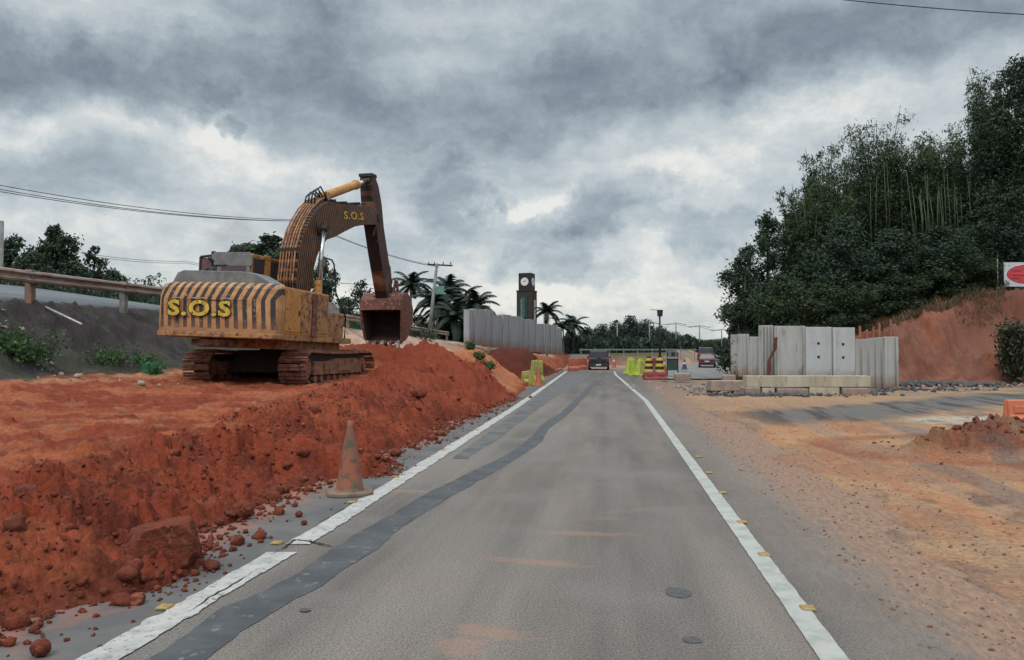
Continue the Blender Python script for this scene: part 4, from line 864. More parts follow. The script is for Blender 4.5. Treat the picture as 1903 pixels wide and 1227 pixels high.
# right group: middle slabs
def mid(xa, xb, yt, Y, zb, mat, lab, yaw=0, **k):
    a = at(xa, 690, Y); b = at(xb, 690, Y); z = at((xa+xb)/2, yt, Y).z
    return panel(Vector(((a.x+b.x)/2, Y, zb)), b.x-a.x, z-zb, .16, yaw, mat, lab, 'precast panels stored on the right of the road', **k)
zb = .30
mid(1411, 1437, 605, 31.0, zb, MCON, 'narrow ribbed panel at the left of the tallest precast panels', ribs=(-.2, -.07, .06, .19), ribw=.05)
mid(1440, 1496, 606, 30.4, zb, MCON, 'wide plain stained panel left of the two panels with holes', ribs=(-.50, .50), ribw=.07)
mid(1497, 1545, 608, 30.2, zb, MCON2, 'left one of two bluish panels with two round holes', holes=((-.02, 1.06), (-.02, 1.58)), rib=False)
mid(1546, 1588, 609, 30.2, zb, MCON2, 'right one of two bluish panels with two round holes', holes=((-.03, 1.04), (-.03, 1.55)), ribs=(-.38,), ribw=.12)
q = MB(); q.prism([(0, 0), (.14, .1), (.22, .6), (.13, 1.0), (.30, 1.45), (.25, 1.9), (.12, 1.85), (.16, 1.4), (.02, .9), (.08, .5)], 0, .06, 'y'); o = q.build('rusty_sheet', [M('red_rust', (.13, .04, .03), (.08, .03, .025), 8, .9, .5)], None, .01); o.location = at(1418, 688, 29.9); o.location.z = zb; o.rotation_euler = (0, R(10), 0); tag(o, 'jagged rust-red metal sheet leaning between the narrow and the wide panel', 'metal sheet')
# left low group
for i, (xa, xb, yt, Y, rb_) in enumerate([(1359, 1371, 622, 43.5, False), (1372, 1390, 621, 41.5, True), (1391, 1410, 626, 39, True), (1411, 1420, 628, 36.5, False)]):
    a = at(xa, 693, Y); b = at(xb, 693, Y); z = at(xa, yt, Y).z; zg = .22
    panel(Vector(((a.x+b.x)/2, Y, zg)), b.x-a.x, z-zg, .2, .25, MCON, ['leftmost low panel in the right-hand stack, nearest the parked cars', 'second low panel from the left in the right-hand stack', 'third low panel from the left, before the jagged rusty sheet', 'narrow low panel just left of the jagged rusty sheet'][i], 'precast panels stored on the right of the road', rib=rb_)
# right low group
for i, (xa, xb, yt, Y, yw) in enumerate([(1592, 1604, 631, 34.5, .5), (1605, 1617, 630, 34, .5), (1619, 1629, 628, 33.4, .5), (1631, 1640, 627, 33, .5), (1642, 1667, 626, 32.4, 0)]):
    a = at(xa, 715, Y); b = at(xb, 715, Y); z = at(xa, yt, Y).z; zg = .02
    panel(Vector(((a.x+b.x)/2, Y, zg)), (b.x-a.x)*(1.0 if yw == 0 else 1.0), z-zg, .14 if yw == 0 else .22, yw, MCON, ['leftmost of five panels standing right of the holed panels', 'second of five panels right of the holed panels', 'middle of five panels right of the holed panels', 'fourth of five panels right of the holed panels', 'rightmost wide panel, beside the red earth bank'][i], 'precast panels stored on the right of the road', rib=yw == 0)
MBEAM = M('cream_concrete', (.40, .35, .27), (.32, .28, .215), 2, .85, .3, 30, c3=(.25, .19, .14), s3=5, t3=.6, stretch=(1, 1, .3))
q = MB(); a, b = gr(1387, 735, 0), gr(1617, 735, 0); a = at(1387, 720, 28); b = at(1617, 720, 28); q.box((0, 0, .20), (b.x-a.x, .5, .40)); o = q.build('concrete_beam', [MBEAM], None, .015); o.location = ((a.x+b.x)/2, 28.2, .30); tag(o, 'long cream concrete beam lying in front of the standing panels', 'concrete beam')
for i, (xa, xb, lab) in enumerate([(1384, 1412, 'leftmost rough block under the cream beam'), (1416, 1440, 'second rough block from the left under the cream beam'), (1443, 1500, 'long low block under the middle of the cream beam'), (1503, 1560, 'low block under the right half of the cream beam'), (1563, 1612, 'rightmost block under the cream beam')]):
    a = at(xa, 730, 28); b = at(xb, 730, 28); V0, F0 = ico(3); q = MB(); q.box((0, 0, .15), (b.x-a.x, .8, .30)); o = q.build('concrete_block', [MBEAM if i % 2 else MCON], None, .04); o.location = ((a.x+b.x)/2, 28.25+.1*(i % 2), -.005-.02*(i % 3)); o.rotation_euler = (0, 0, R(-2+i)); tag(o, lab, 'concrete block', 'blocks supporting the cream beam')
q = MB(); q.box((0, 0, .2), (1.5, .8, .4), taper=.96); o = q.build('concrete_slab', [M('dusty_concrete', (.30, .22, .17), (.22, .17, .14), 4, .9, .4)], None, .03); o.location = at(1352, 712, 31)*1; o.location.z = 0.02; tag(o, 'low dusty concrete slab left of the cream beam', 'concrete slab')
q = MB(); q.box((0, 0, .2), (.55, .5, .42)); o = q.build('concrete_block', [MCON], None, .03); o.location = at(1354, 690, 37); o.location.z = .05; tag(o, 'small upright concrete block behind the dusty slab', 'concrete block')
q = MB(); q.box((0, 0, .2), (.8, .6, .42)); o = q.build('concrete_block', [MCON], None, .03); o.location = at(1268, 708, 42); o.location.z = -.02; tag(o, 'grey concrete block on the ground right of the striped drums', 'concrete block')
def heap(name, c, rx, ry, n, smin, smax, m, seed, label=None, kind='stuff', pile=.0):
    rr = np.random.RandomState(seed); P = np.column_stack([c[0]+rr.normal(0, rx, n), c[1]+rr.normal(0, ry, n)]); hz = terrain(P[:, 0], P[:, 1], False)
    d = np.hypot((P[:, 0]-c[0])/rx, (P[:, 1]-c[1])/ry); s_ = smin+(smax-smin)*rr.rand(n)**2.5
    return tag(scatter(name, np.column_stack([P, hz+s_*.3+pile*np.clip(1-d/2, 0, 1)]), s_, m, seed, 1, .8, .5), kind=kind)
MRUB = M('black_rubble', (.045, .045, .05), (.10, .095, .09), 6, .9, .5)
heap('rubble', (18.6, 34.8), 2.0, .5, 700, .04, .17, MRUB, 21, pile=.12); heap('rubble', (9.2, 27.4), 1.4, .35, 260, .03, .13, MRUB, 22)
heap('rubble', (15.2, 31.4), 1.6, .5, 260, .03, .13, MRUB, 26)
heap('rubble', (8.6, 34), 1.8, 2.2, 420, .04, .16, M('stony_rubble', (.16, .13, .12), (.26, .19, .15), 6, .9, .5), 23)
heap('rubble', (11.6, 29.9), .75, .12, 160, .04, .12, MRUB, 24, pile=.45)
heap('rubble', (17, 35), 5.0, .9, 400, .03, .11, M('bank_stones', (.26, .12, .085), (.30, .24, .19), 6, .9, .5), 25)
heap('rubble', (-13.2, 17.2), 2.2, .5, 160, .03, .10, M('pale_stones', (.34, .29, .24), (.2, .16, .14), 6, .9, .5), 27)
MSTK = M('timber_stake', (.30, .13, .08), (.2, .09, .06), 6, .9)
for i, (px, yt, yb) in enumerate([(1598, 606, 640), (1611, 612, 640), (1623, 608, 640), (1634, 600, 640), (1655, 595, 630), (1644, 610, 636)]):
    Y = 39.5+.3*(i % 3); q = MB(); a = at(px, yt, Y); hgt = max(.9, a.z-Hz(a.x, Y)+.1); q.box((0, 0, hgt/2), (.10, .08, hgt)); o = q.build('timber_stake', [MSTK], None, .01); o.location = (a.x, Y, a.z-hgt); tag(o, f'thin reddish timber stake standing behind the right-hand panels, {["first", "second", "third", "fourth", "last", "fifth"][i]} from the left', 'stake', 'timber stakes behind the right-hand panels')

# ------------------------------------------------------------------ barriers, drums, cones
MOR = M('orange_plastic', (.36, .10, .055), (.27, .09, .06), 4, .5, .1); MLIME = M('lime_plastic', (.36, .44, .04), (.27, .33, .06), 4, .5, .1); MLIMED = M('dull_lime_plastic', (.33, .32, .07), (.24, .22, .08), 4, .6, .1)
MRED = M('red_plastic', (.22, .04, .05), (.17, .05, .05), 5, .55, .1); MSTRY = M('yellow_band', (.45, .34, .06), (.5, .34, .05), 8, .5); MSTRK = M('black_band', (.02, .02, .02), None, 8, .6); MWHB = M('white_band', (.6, .58, .55), (.45, .4, .38), 8, .5)
def barrier(p, w, h, m, label, rz=0, tilt=0, group=None, th=.42):
    t = empty('plastic_barrier', p, rz, label, 'barrier', group); t.rotation_euler = (tilt*.4, tilt, rz)
    q = MB(); q.prism([(-th/2, 0), (th/2, 0), (th/2, h*.22), (th*.26, h*.40), (th*.17, h*.95), (th*.12, h), (-th*.12, h), (-th*.17, h*.95), (-th*.26, h*.40), (-th/2, h*.22)], -w/2, w/2, 'x'); q.build('barrier_body', [m], t, .025)
    for k in (-.25, .25): q = MB(); q.box((k*w, -th*.24, h*.62), (w*.3, .06, h*.30)); q.build('recess_panel', [m], t, .02)
    for k in (-1, 1): q = MB(); q.cyl((k*w*.5, 0, h*.1), (k*w*.5, 0, h*.9), .04, n=10); q.build('hinge_lug', [m], t)
    q = MB(); q.cyl((0, 0, h), (0, 0, h+.04), .07, n=12); q.build('filler_cap', [m], t); return t
def drum(p, h, m, label, group, rz=0, tilt=0, striped=False):
    t = empty('channelizer_drum', p, rz, label, 'traffic drum', group); t.rotation_euler = (0, tilt, rz)
    q = MB(); q.cyl((0, 0, 0), (0, 0, h*.16), .42, .40, n=8); q.build('base', [MRED if striped else m], t, .02)
    prev = .30
    for k in range(6):
        z0 = h*(.16+.13*k); z1 = z0+h*.13; r0 = .30-.022*k; q = MB(); q.cyl((0, 0, z0), (0, 0, z1-.01), r0, r0-.015, n=20); q.build('drum_band', [(MSTRY if k % 2 else MSTRK) if striped else m], t, .006)
    q = MB(); q.box((0, 0, h*.97), (.26, .06, .12)); q.build('handle', [m if not striped else MSTRK], t, .02); return t
barrier(at(997, 716, 36.3)*1, .75, 1.15, MLIMED, 'tall dull yellow barrier left of the lane beside a dirty orange cone', .9, .03).location.z = 0
barrier(at(984, 701, 38), .8, .6, MLIMED, 'low yellow barrier lying behind the tall dull yellow one', .6, -.05).location.z = 0.02
cone_at(Vector((at(1001, 716, 35.4).x, 35.4, 0)), .9, 'dirty orange cone in front of the tall dull yellow barrier', MOR, MOR, .17, .04, .5, group='cones along the far lane')
dg = 'drums dividing the lane from the second carriageway'
def zs(t, z=0): t.location.z = z; return t
for i, (px, Y, m, st, lab, tl) in enumerate([(1169, 53, MLIME, 0, 'bright lime drum farthest along the right lane line', .08), (1178, 51, MLIME, 0, 'bright lime drum second farthest, leaning over', -.12), (1188, 49.5, MLIME, 0, 'lime drum between the leaning ones and the striped ones', .10), (1198, 48, MLIMED, 0, 'dull lime drum next to the striped ones', -.1)]):
    zs(drum(at(px, 705, Y), 1.12, m, lab, dg, .3*i, tl, bool(st)))
zs(drum(at(1206, 705, 46), 1.25, MRED, 'black and yellow striped drum on a red base, left one of two', dg, 0, 0, True)); zs(drum(at(1226, 705, 44), 1.3, MRED, 'black and yellow striped drum on a red base, right one of two', dg, .3, 0, True))
zs(barrier(at(1218, 712, 43.2), 1.3, .42, MRED, 'low red barrier at the feet of the striped drums', .15))
cg = 'cones along the far lane'
for px, Y, h, lab, z in [(1141, 74, 1.0, 'orange cone right of the dark vehicle, near the brown bank', 0), (1170, 66, .9, 'orange cone behind the bright lime drums', 0), (1188, 62, 1.0, 'orange cone above the dull lime drum', .1), (1094, 70, 1.0, 'orange cone just left of the dark vehicle', 0), (1075, 66, 1.1, 'orange cone beside the orange mesh barrier', 0), (1234, 52, 1.0, 'pinkish cone behind the right striped drum', .1), (1272, 62, .8, 'small dark blue cone beside the second carriageway', .1), (1116, 84, 1.2, 'orange cone standing beyond the dark vehicle on the bank', .35)]:
    zs(cone_at(at(px, 680, Y), h, lab, M('blue_cone', (.05, .06, .12), None) if 'blue' in lab else MOR, MOR, .2, .05, .5, band=MWHB, group=cg), z)
og = 'orange barriers beyond the dark heap'
for px, Y, w, lab in [(1066, 62, .9, 'orange barrier left of the dark vehicle'), (1083, 66, .7, 'smaller orange barrier closer to the dark vehicle'), (1200, 58, 1.2, 'faded red barrier behind the striped drums'), (1216, 60, 1.2, 'red barrier right behind the striped drums')]:
    zs(barrier(at(px, 680, Y), w, 1.0, MOR if 'orange' in lab else MRED, lab, .2, group=og))
zs(barrier(at(1912, 788, 17.0), 1.05, .54, M('bright_orange_plastic', (.50, .15, .075), (.42, .13, .07), 3, .55, .1), 'orange plastic barrier cut off by the right edge of the photo', .1), .0)

# portable light tower / sign frame by the drums
def frame_unit():
    p = at(1250, 700, 50); t = empty('portable_signal', (p.x, p.y, 0), 0, 'dark green framed signal unit with a grey head, right of the striped drums', 'traffic signal')
    mg = M('dark_green_panel', (.04, .07, .06), (.03, .05, .045), 5, .7)
    for s_ in (-.34, .34): q = MB(); q.box((s_, 0, .75), (.06, .06, 1.5)); q.build('leg', [MDK], t)
    q = MB(); q.box((0, -.02, .72), (.62, .05, .75)); q.build('panel', [mg], t); q = MB(); q.box((0, .0, 1.16), (.9, .25, .05)); q.build('crossbar', [MSIL], t)
    q = MB(); q.box((0, 0, 1.40), (.6, .3, .38)); hd_ = q.build('signal_head', [MGRY], t, .03); q = MB(); q.cyl((0, -.16, 1.40), (0, -.2, 1.40), .12, n=16); q.build('lens', [MDK], hd_)
frame_unit()
# ------------------------------------------------------------------ vehicles
def car(p, rz, paint, label, L_=4.2, Wd=1.72, Ht=1.5, suv=True, lamp=(.25, .02, .02)):
    t = empty('car', p, rz, label, 'car'); mp = M('car_paint', paint, tuple(c*1.15 for c in paint), 3, .3); ml = M('tail_light_red', lamp, None, 5, .3); mpl = M('plate', (.5, .5, .5), (.4, .4, .42), 20, .5)
    hw_, r = Wd/2, .33; hl = L_/2; zl = .28; zb_ = Ht*.60
    side = [(-hl, zl+.12), (-hl+.05, zb_-.05), (-hl+.14, zb_), (-hl+.30 if suv else -hl+.45, Ht-.06), (-hl+.7, Ht), (.25, Ht-.02), (.95, zb_+.03), (hl-.25, zb_-.12), (hl, zb_-.3), (hl, zl), (hl-.35, zl-.05), (-hl+.1, zl-.04)]
    q = MB(); vs = []; n = len(side); ins = [0, 0, .02, .14, .17, .17, .03, .02, .04, .04, 0, 0]
    for s_ in (-1, 1):
        for (y, z), k in zip(side, ins): vs.append((s_*(hw_-k), y, z))
    q.add(vs, [(i, (i+1) % n, n+(i+1) % n, n+i) for i in range(n)]+[tuple(range(n)), tuple(range(2*n-1, n-1, -1))]); bo = q.build('body', [mp], t, .04)
    y1_, y2_ = side[2][0], side[3][0]; f = lambda z: y1_+(y2_-y1_)*(z-zb_)/(Ht-.06-zb_)-.012
    q = MB(); za, zc_ = zb_+.05, Ht-.14; q.add([(-hw_+.12, f(za), za), (hw_-.12, f(za), za), (hw_-.22, f(zc_), zc_), (-hw_+.22, f(zc_), zc_)], [(0, 1, 2, 3)]); q.build('rear_window', [MGL], t)
    for s_ in (-1, 1):
        q = MB(); za, zc_ = zb_+.05, Ht-.13; kx = lambda z: s_*(hw_-.02-(z-zb_)/(Ht-zb_)*.14+.012)
        q.add([(kx(za), -hl+.35, za), (kx(za), .85, za), (kx(zc_), .25, zc_), (kx(zc_), -hl+.6, zc_)], [(0, 1, 2, 3)]); q.build('side_window', [MGL], t)
        q = MB(); q.box((s_*(hw_-.12), -hl-.0, zb_-.14), (.2, .06, .26)); q.build('tail_light', [ml], t, .015)
        q = MB(); q.box((s_*(hw_+.09), .72, zb_+.06), (.16, .1, .13)); q.build('wing_mirror', [mp], t, .02)
        for y in (-hl+.75, hl-.8):
            q = MB(); q.cyl((s_*(hw_-.2), y, r), (s_*(hw_+.01), y, r), r, n=24); w_ = q.build('wheel', [MHOSE], t, .02); q = MB(); q.cyl((s_*(hw_-.1), y, r), (s_*(hw_+.02), y, r), r*.58, n=16); q.build('rim', [MSIL], w_)
    q = MB(); q.box((0, -hl-.03, .42), (Wd-.08, .12, .22)); bu = q.build('rear_bumper', [MDK if suv else mp], t, .03); q = MB(); q.box((0, -hl-.095, .44 if suv else .62), (.42, .015, .12)); q.build('number_plate', [mpl], t)
    q = MB(); q.box((0, -hl-.02, .22), (Wd-.3, .08, .1)); q.build('rear_skirt', [M('silver_skirt', (.35, .35, .35), None, 5, .5)], t, .01)
    if suv:
        q = MB(); q.cyl((.05, -hl-.10, .80), (.05, -hl-.0, .80), .27, n=20); q.build('spare_wheel', [MDK], t, .02)
    return t
pc = gr(1118, 688); car((pc.x, pc.y+2, 0), R(-7), (.008, .009, .010), 'black sport utility vehicle driving away in the middle of the lane', suv=True, Ht=1.62)
pr_ = at(1324, 687, 76); car((pr_.x, pr_.y+2, float(R2Z(76))+.03), R(-15), (.05, .010, .018), 'dark red hatchback parked at the right side of the second carriageway', L_=3.8, Wd=1.6, Ht=1.42, suv=False)
pr_ = at(1320, 680, 90); car((pr_.x, pr_.y+2, float(R2Z(90))+.03), R(-17), (.02, .022, .03), 'dark car standing beyond the red hatchback on the second carriageway', L_=4.0, Wd=1.75, Ht=1.8, suv=True)
# ------------------------------------------------------------------ trees
def leaf_mat(name, c1, c2, c3, trans=.12):
    m = bpy.data.materials.new(name); m.use_nodes = True; t = NT(m.node_tree); b = t.n['Principled BSDF']
    tc = t.node('ShaderNodeTexCoord').outputs['Object']
    col = t.mix(t.mapr(t.noise(tc, .55, 3, .6), .38, .62), c1, c2); col = t.mix(t.mapr(t.noise(tc, 2.6, 4, .7), .55, .68), col, c3)
    t.link(col, b.inputs['Base Color']); b.inputs['Roughness'].default_value = .65; b.inputs['Specular IOR Level'].default_value = .25
    tr = t.node('ShaderNodeBsdfTranslucent'); t.link(col, tr.inputs[0]); ms = t.node('ShaderNodeMixShader'); ms.inputs[0].default_value = trans
    t.link(b.outputs[0], ms.inputs[1]); t.link(tr.outputs[0], ms.inputs[2]); t.link(ms.outputs[0], t.n['Material Output'].inputs[0]); return m
MLF = leaf_mat('dark_foliage', (.022, .040, .026), (.034, .056, .030), (.050, .080, .036))
MLB = leaf_mat('bamboo_foliage', (.026, .044, .024), (.048, .072, .032), (.085, .12, .052))
MLFAR = leaf_mat('far_foliage', (.020, .034, .026), (.030, .046, .032), (.040, .058, .036))
MLP = leaf_mat('palm_foliage', (.013, .022, .016), (.020, .034, .021), (.032, .046, .026))
MLG = leaf_mat('weed_foliage', (.035, .075, .025), (.055, .11, .035), (.10, .16, .06)); MDRY = leaf_mat('dry_scrub', (.12, .075, .045), (.16, .11, .06), (.07, .075, .035))
MBARK = M('bark', (.07, .055, .045), (.045, .035, .03), 8, .95, .6, 30, stretch=(1, 1, .2)); MCULM = M('bamboo_culm', (.075, .095, .045), (.035, .05, .026), .9, .6)
MPTR = M('palm_trunk_bark', (.13, .12, .11), (.09, .085, .08), 6, .9, .3, 30, stretch=(1, 1, 3))
def leafquads(C, sz, rs, asp=.45, droop=.0, up=.3):
    n = len(C); a = rs.normal(size=(n, 3)); a[:, 2] -= droop; a /= np.linalg.norm(a, axis=1)[:, None]
    b = rs.normal(size=(n, 3)); b = b-(b*a).sum(1)[:, None]*a; b /= np.linalg.norm(b, axis=1)[:, None]
    s = (sz*(.6+.8*rs.rand(n)))[:, None]; w = s*asp
    V = np.stack([C-a*s*.5, C+b*w*.5, C+a*s*.5, C-b*w*.5], 1).reshape(-1, 3); Fq = np.arange(4*n).reshape(-1, 4); return V, Fq
def crown_pts(lobes, nl, rs, clump=.26, nc=26):
    out = []
    tot = sum(r**2 for _, r in lobes)
    for c, r in lobes:
        k = max(8, int(nl*r*r/tot)); m = max(6, int(nc*(.5+rs.rand())))
        d = rs.normal(size=(m, 3)); d /= np.linalg.norm(d, axis=1)[:, None]; d[:, 2] *= .85
        cc = np.array(c)+d*r*(.55+.5*rs.rand(m))[:, None]; i = rs.randint(0, m, k)
        out.append(cc[i]+rs.normal(size=(k, 3))*r*clump*(.4+.8*rs.rand(m))[i][:, None])
    return np.concatenate(out)
TREEDB = {}
def tree(name, p, h, w, label, cat='tree', group=None, mat=None, leaf=.20, n=7000, seed=1, low=.12, nl=9, trunk=.16, parent_mesh=None, clump=.26, rot=0):
    """crown as many small lobes spread through an egg-shaped volume, tapered trunk with limbs"""
    t = empty(name, p, rot, label, cat, group)
    if parent_mesh:
        src = parent_mesh
        for ch in src.children:
            c = ch.copy(); COL.objects.link(c); c.parent = t
        t.scale = (w/src['w'], w/src['w'], h/src['h']); return t
    rs = np.random.RandomState(seed); lobes = []
    for i in range(nl):
        z = low+(.93-low)*((i+.5)/nl)+rs.normal(0, .02); rr = math.sin(min(1, (z-low+.12)/(1.0-low))*math.pi)**.6
        a = i*2.4+rs.rand(); rad = w*.5*rr*(.35+.4*rs.rand()); lr = w*(.19+.13*rs.rand())*(.65+.5*rr)
        lobes.append(((rad*math.cos(a), rad*math.sin(a), min(z*h, h-lr*.7)), lr))
    lobes.append(((rs.normal(0, .03)*w, 0, h*.93), w*.13)); lobes.append(((0, 0, h*(low+1)/2), w*.3))
    C = crown_pts(lobes, int(n*2.4) if leaf <= .2 else int(n*1.3), rs, clump); C = C[C[:, 2] > .05]
    V, Fq = leafquads(C, leaf, rs); cr = npmesh('crown', V, Fq, [mat or MLF], t)
    q = MB(); q.tube([(0, 0, -.5), (rs.normal(0, .1), rs.normal(0, .1), h*.35), (rs.normal(0, .2), rs.normal(0, .2), h*.75)], [trunk, trunk*.75, trunk*.35], 9); tk = q.build('trunk', [MBARK], t, smooth=True)
    for (c, r) in lobes[2:-1:2]:
        q = MB(); z0 = c[2]*.55; q.tube([(0, 0, z0), (c[0]*.5, c[1]*.5, (z0+c[2])/2+.1), c], [trunk*.5, trunk*.3, trunk*.1], 6); q.build('limb', [MBARK], tk, smooth=True)
    t['w'] = w; t['h'] = h; return t
def tree_px(name, px, yt, Y, wpx, label, zb=None, **k):
    a = at(px, yt, Y); z0 = Hz(a.x, Y) if zb is None else zb; return tree(name, (a.x, Y, z0), a.z-z0, wpx*Y/F, label, **k)
def bamboo(px, yt, Y, wpx, label, seed, n=6500, nc=12, low=.45, lean=0, culms=True):
    a = at(px, yt, Y); z0 = Hz(a.x, Y); h = a.z-z0; w = wpx*Y/F; t = empty('bamboo_clump', (a.x, Y, z0), 0, label, 'bamboo', 'bamboo clumps on the right hillside'); rs = np.random.RandomState(seed)
    tips = []; L_ = []
    for i in range(16 if culms else 12):
        ang = rs.rand()*6.28; rr = w*.5*math.sqrt(rs.rand()); hh = h*(.72+.28*rs.rand()) if i else h; ex, ey = rr*math.cos(ang)+lean*w*.2, rr*math.sin(ang)
        P3 = [(ex*.35, ey*.35, -.3), (ex*.42, ey*.42, hh*.45), (ex*.65, ey*.65, hh*.8), (ex, ey, hh), (ex*1.28, ey*1.2, hh*.965)]
        q = MB(); q.tube(P3[:4], [.05, .045, .03, .012], 6); q.build('culm', [MCULM], t, smooth=True)
        for k in range(18):
            f = low+(.98-low)*(k+rs.rand())/18; zz = hh*f; sx_ = ip(f, [0, .45, .8, 1, 1.1], [.35, .42, .65, 1, 1.25]); r = w*(.075+.09*rs.rand())*(1.15-.55*abs(f-.7)/.4 if f > .6 else 1.05)
            L_.append(((ex*sx_+rs.normal(0, .08)*w, ey*sx_+rs.normal(0, .08)*w, zz), max(.15, r)))
    C = crown_pts(L_, int(n*3.4), rs, .40, 9); V, Fq = leafquads(C, .24, rs, .24, .9); npmesh('foliage', V, Fq, [MLB], t)
    if culms:
        for i in range(nc):
            x = rs.normal(0, w*.30); y = -w*.42-rs.rand()*.5; q = MB(); q.tube([(x, y, h*.20), (x+rs.normal(0, .04), y, h*.42), (x+rs.normal(0, .1), y+.2, h*(.54+.18*rs.rand()))], [.026, .024, .014], 6); q.build('culm', [MCULM], t, smooth=True)
    return t
fg_ = 'trees on the right hillside'
bamboo(1545, 262, 49, 120, 'leftmost tall bamboo clump on the hillside, leaning out to the left', 31, lean=-.6, culms=False)
bamboo(1502, 335, 48, 80, 'lower bamboo clump poking out left of the tall ones', 36, n=4000, lean=-1, culms=False)
bamboo(1632, 212, 52, 130, 'highest-tipped bamboo clump in the middle of the hillside', 32, culms=True, nc=6)
bamboo(1722, 240, 50, 120, 'bamboo clump with many bare pale culms showing', 33, culms=True, nc=24, low=.55)
bamboo(1795, 222, 54, 110, 'bamboo clump just left of the tallest dark tree', 34, culms=False)
bamboo(1850, 110, 50, 95, 'drooping bamboo tips at the left side of the tallest dark tree', 37, culms=False, n=5000)
tree_px('broadleaf_tree', 1888, 100, 47, 170, 'tallest dark tree, cut off by the right edge above the banner', group=fg_, n=15000, seed=3, nl=14, low=.1)
tree_px('broadleaf_tree', 1425, 388, 48, 130, 'round dark tree at the left end of the hillside wood', group=fg_, n=9000, seed=4, nl=10, low=.0)
tree_px('broadleaf_tree', 1383, 452, 46, 95, 'low drooping tree leaning out at the far left of the wood', group=fg_, n=5500, seed=5, nl=8, low=.0)
tree_px('broadleaf_tree', 1478, 382, 52, 110, 'dark tree between the round tree and the leftmost tall bamboo', group=fg_, n=7000, seed=6, nl=9, low=.0)
tree_px('broadleaf_tree', 1512, 325, 53, 120, 'dark tree filling the gap left of the leftmost tall bamboo', group=fg_, n=8000, seed=8, nl=9, low=.0)
ft = tree_px('broadleaf_tree', 1560, 400, 46, 150, 'dark bushy tree under the leftmost tall bamboo', group=fg_, n=9000, seed=7, low=.0)
for i, (px, yt, Y, wpx, lab) in enumerate([(1650, 425, 45, 150, 'dark bushy tree below the highest bamboo tips'), (1745, 420, 44.5, 150, 'dark bushy tree below the bare pale culms'), (1830, 385, 46, 150, 'dark bushy tree left of the red and white banner'), (1900, 330, 50, 150, 'dark bushy tree behind the red and white banner'), (1600, 330, 56, 150, 'dark tree filling the gap behind the leftmost and highest bamboo'), (1690, 330, 57, 150, 'dark tree filling the gap behind the pale culms'), (1775, 330, 58, 150, 'dark tree behind the bamboo left of the tallest tree')]):
    tree_px('broadleaf_tree', px, yt, Y, wpx, lab, group=fg_, parent_mesh=ft, rot=.9*i)
tree_px('shrub', 1372, 560, 44, 60, 'low dark shrub where the wood meets the left precast panels', cat='shrub', n=2200, seed=12, nl=5, low=0, trunk=.04)
sh0 = tree_px('shrub', 1450, 500, 43.5, 120, 'bright-tipped green shrub in front of the round dark tree', cat='shrub', group='shrubs under the right wood', n=4200, seed=13, nl=6, low=0, trunk=.05, mat=MLB, leaf=.18)
for i, (px, yt, Y, wpx, lab) in enumerate([(1525, 520, 43, 120, 'shrub behind the wide stained panel'), (1600, 520, 42.5, 110, 'shrub behind the two panels with holes'), (1672, 505, 43, 110, 'shrub above the left end of the earth bank'), (1750, 480, 43, 110, 'shrub above the middle of the earth bank'), (1808, 470, 43.5, 100, 'shrub just left of the banner')]):
    tree_px('shrub', px, yt, Y, wpx, lab, cat='shrub', group='shrubs under the right wood', parent_mesh=sh0, rot=.8*i)
# ground scrub
def scrub(name, pts, hgt, n, m, seed, leaf=.25, kind='stuff', asp=.12):
    rs = np.random.RandomState(seed); P = []
    for (x, y, rx, ry) in pts:
        k = n//len(pts); a = rs.rand(k)*6.28; r = np.sqrt(rs.rand(k)); P.append(np.column_stack([x+rx*r*np.cos(a), y+ry*r*np.sin(a)]))
    P = np.concatenate(P); z = terrain(P[:, 0], P[:, 1], False); k = len(P); L_ = leaf*(.5+rs.rand(k)); d = rs.normal(size=(k, 3))*np.array([.5, .5, .25]); d[:, 2] += 1; d /= np.linalg.norm(d, axis=1)[:, None]
    B = np.column_stack([P, z+rs.rand(k)**2*hgt]); s_ = np.cross(d, rs.normal(size=(k, 3))); s_ /= np.linalg.norm(s_, axis=1)[:, None]; T = B+d*L_[:, None]; Mi = B+d*L_[:, None]*.5+s_*L_[:, None]*asp
    V = np.stack([B, Mi, T, B+d*L_[:, None]*.5-s_*L_[:, None]*asp], 1).reshape(-1, 3); o = npmesh(name, V, np.arange(4*k).reshape(-1, 4), [m]); return tag(o, kind=kind)
scrub('dry_grass', [(20.5, 41.6, 1.5, .8), (22.5, 41.5, 1.5, .8), (24.5, 41, 1.5, .9), (19, 42.4, 1.2, .6)], .12, 5200, MDRY, 41, .30, asp=.05)
scrub('dry_grass', [(14.5, 43.5, 2.5, .8), (17.5, 42.5, 2, .6)], .3, 3600, MDRY, 42, .4, asp=.05)
scrub('undergrowth', [(x, y, 4, 3) for x, y in ((18, 46.5), (21, 47), (25, 46.5), (29, 47), (23, 49))], 2.2, 22000, MLF, 43, .25, asp=.2)
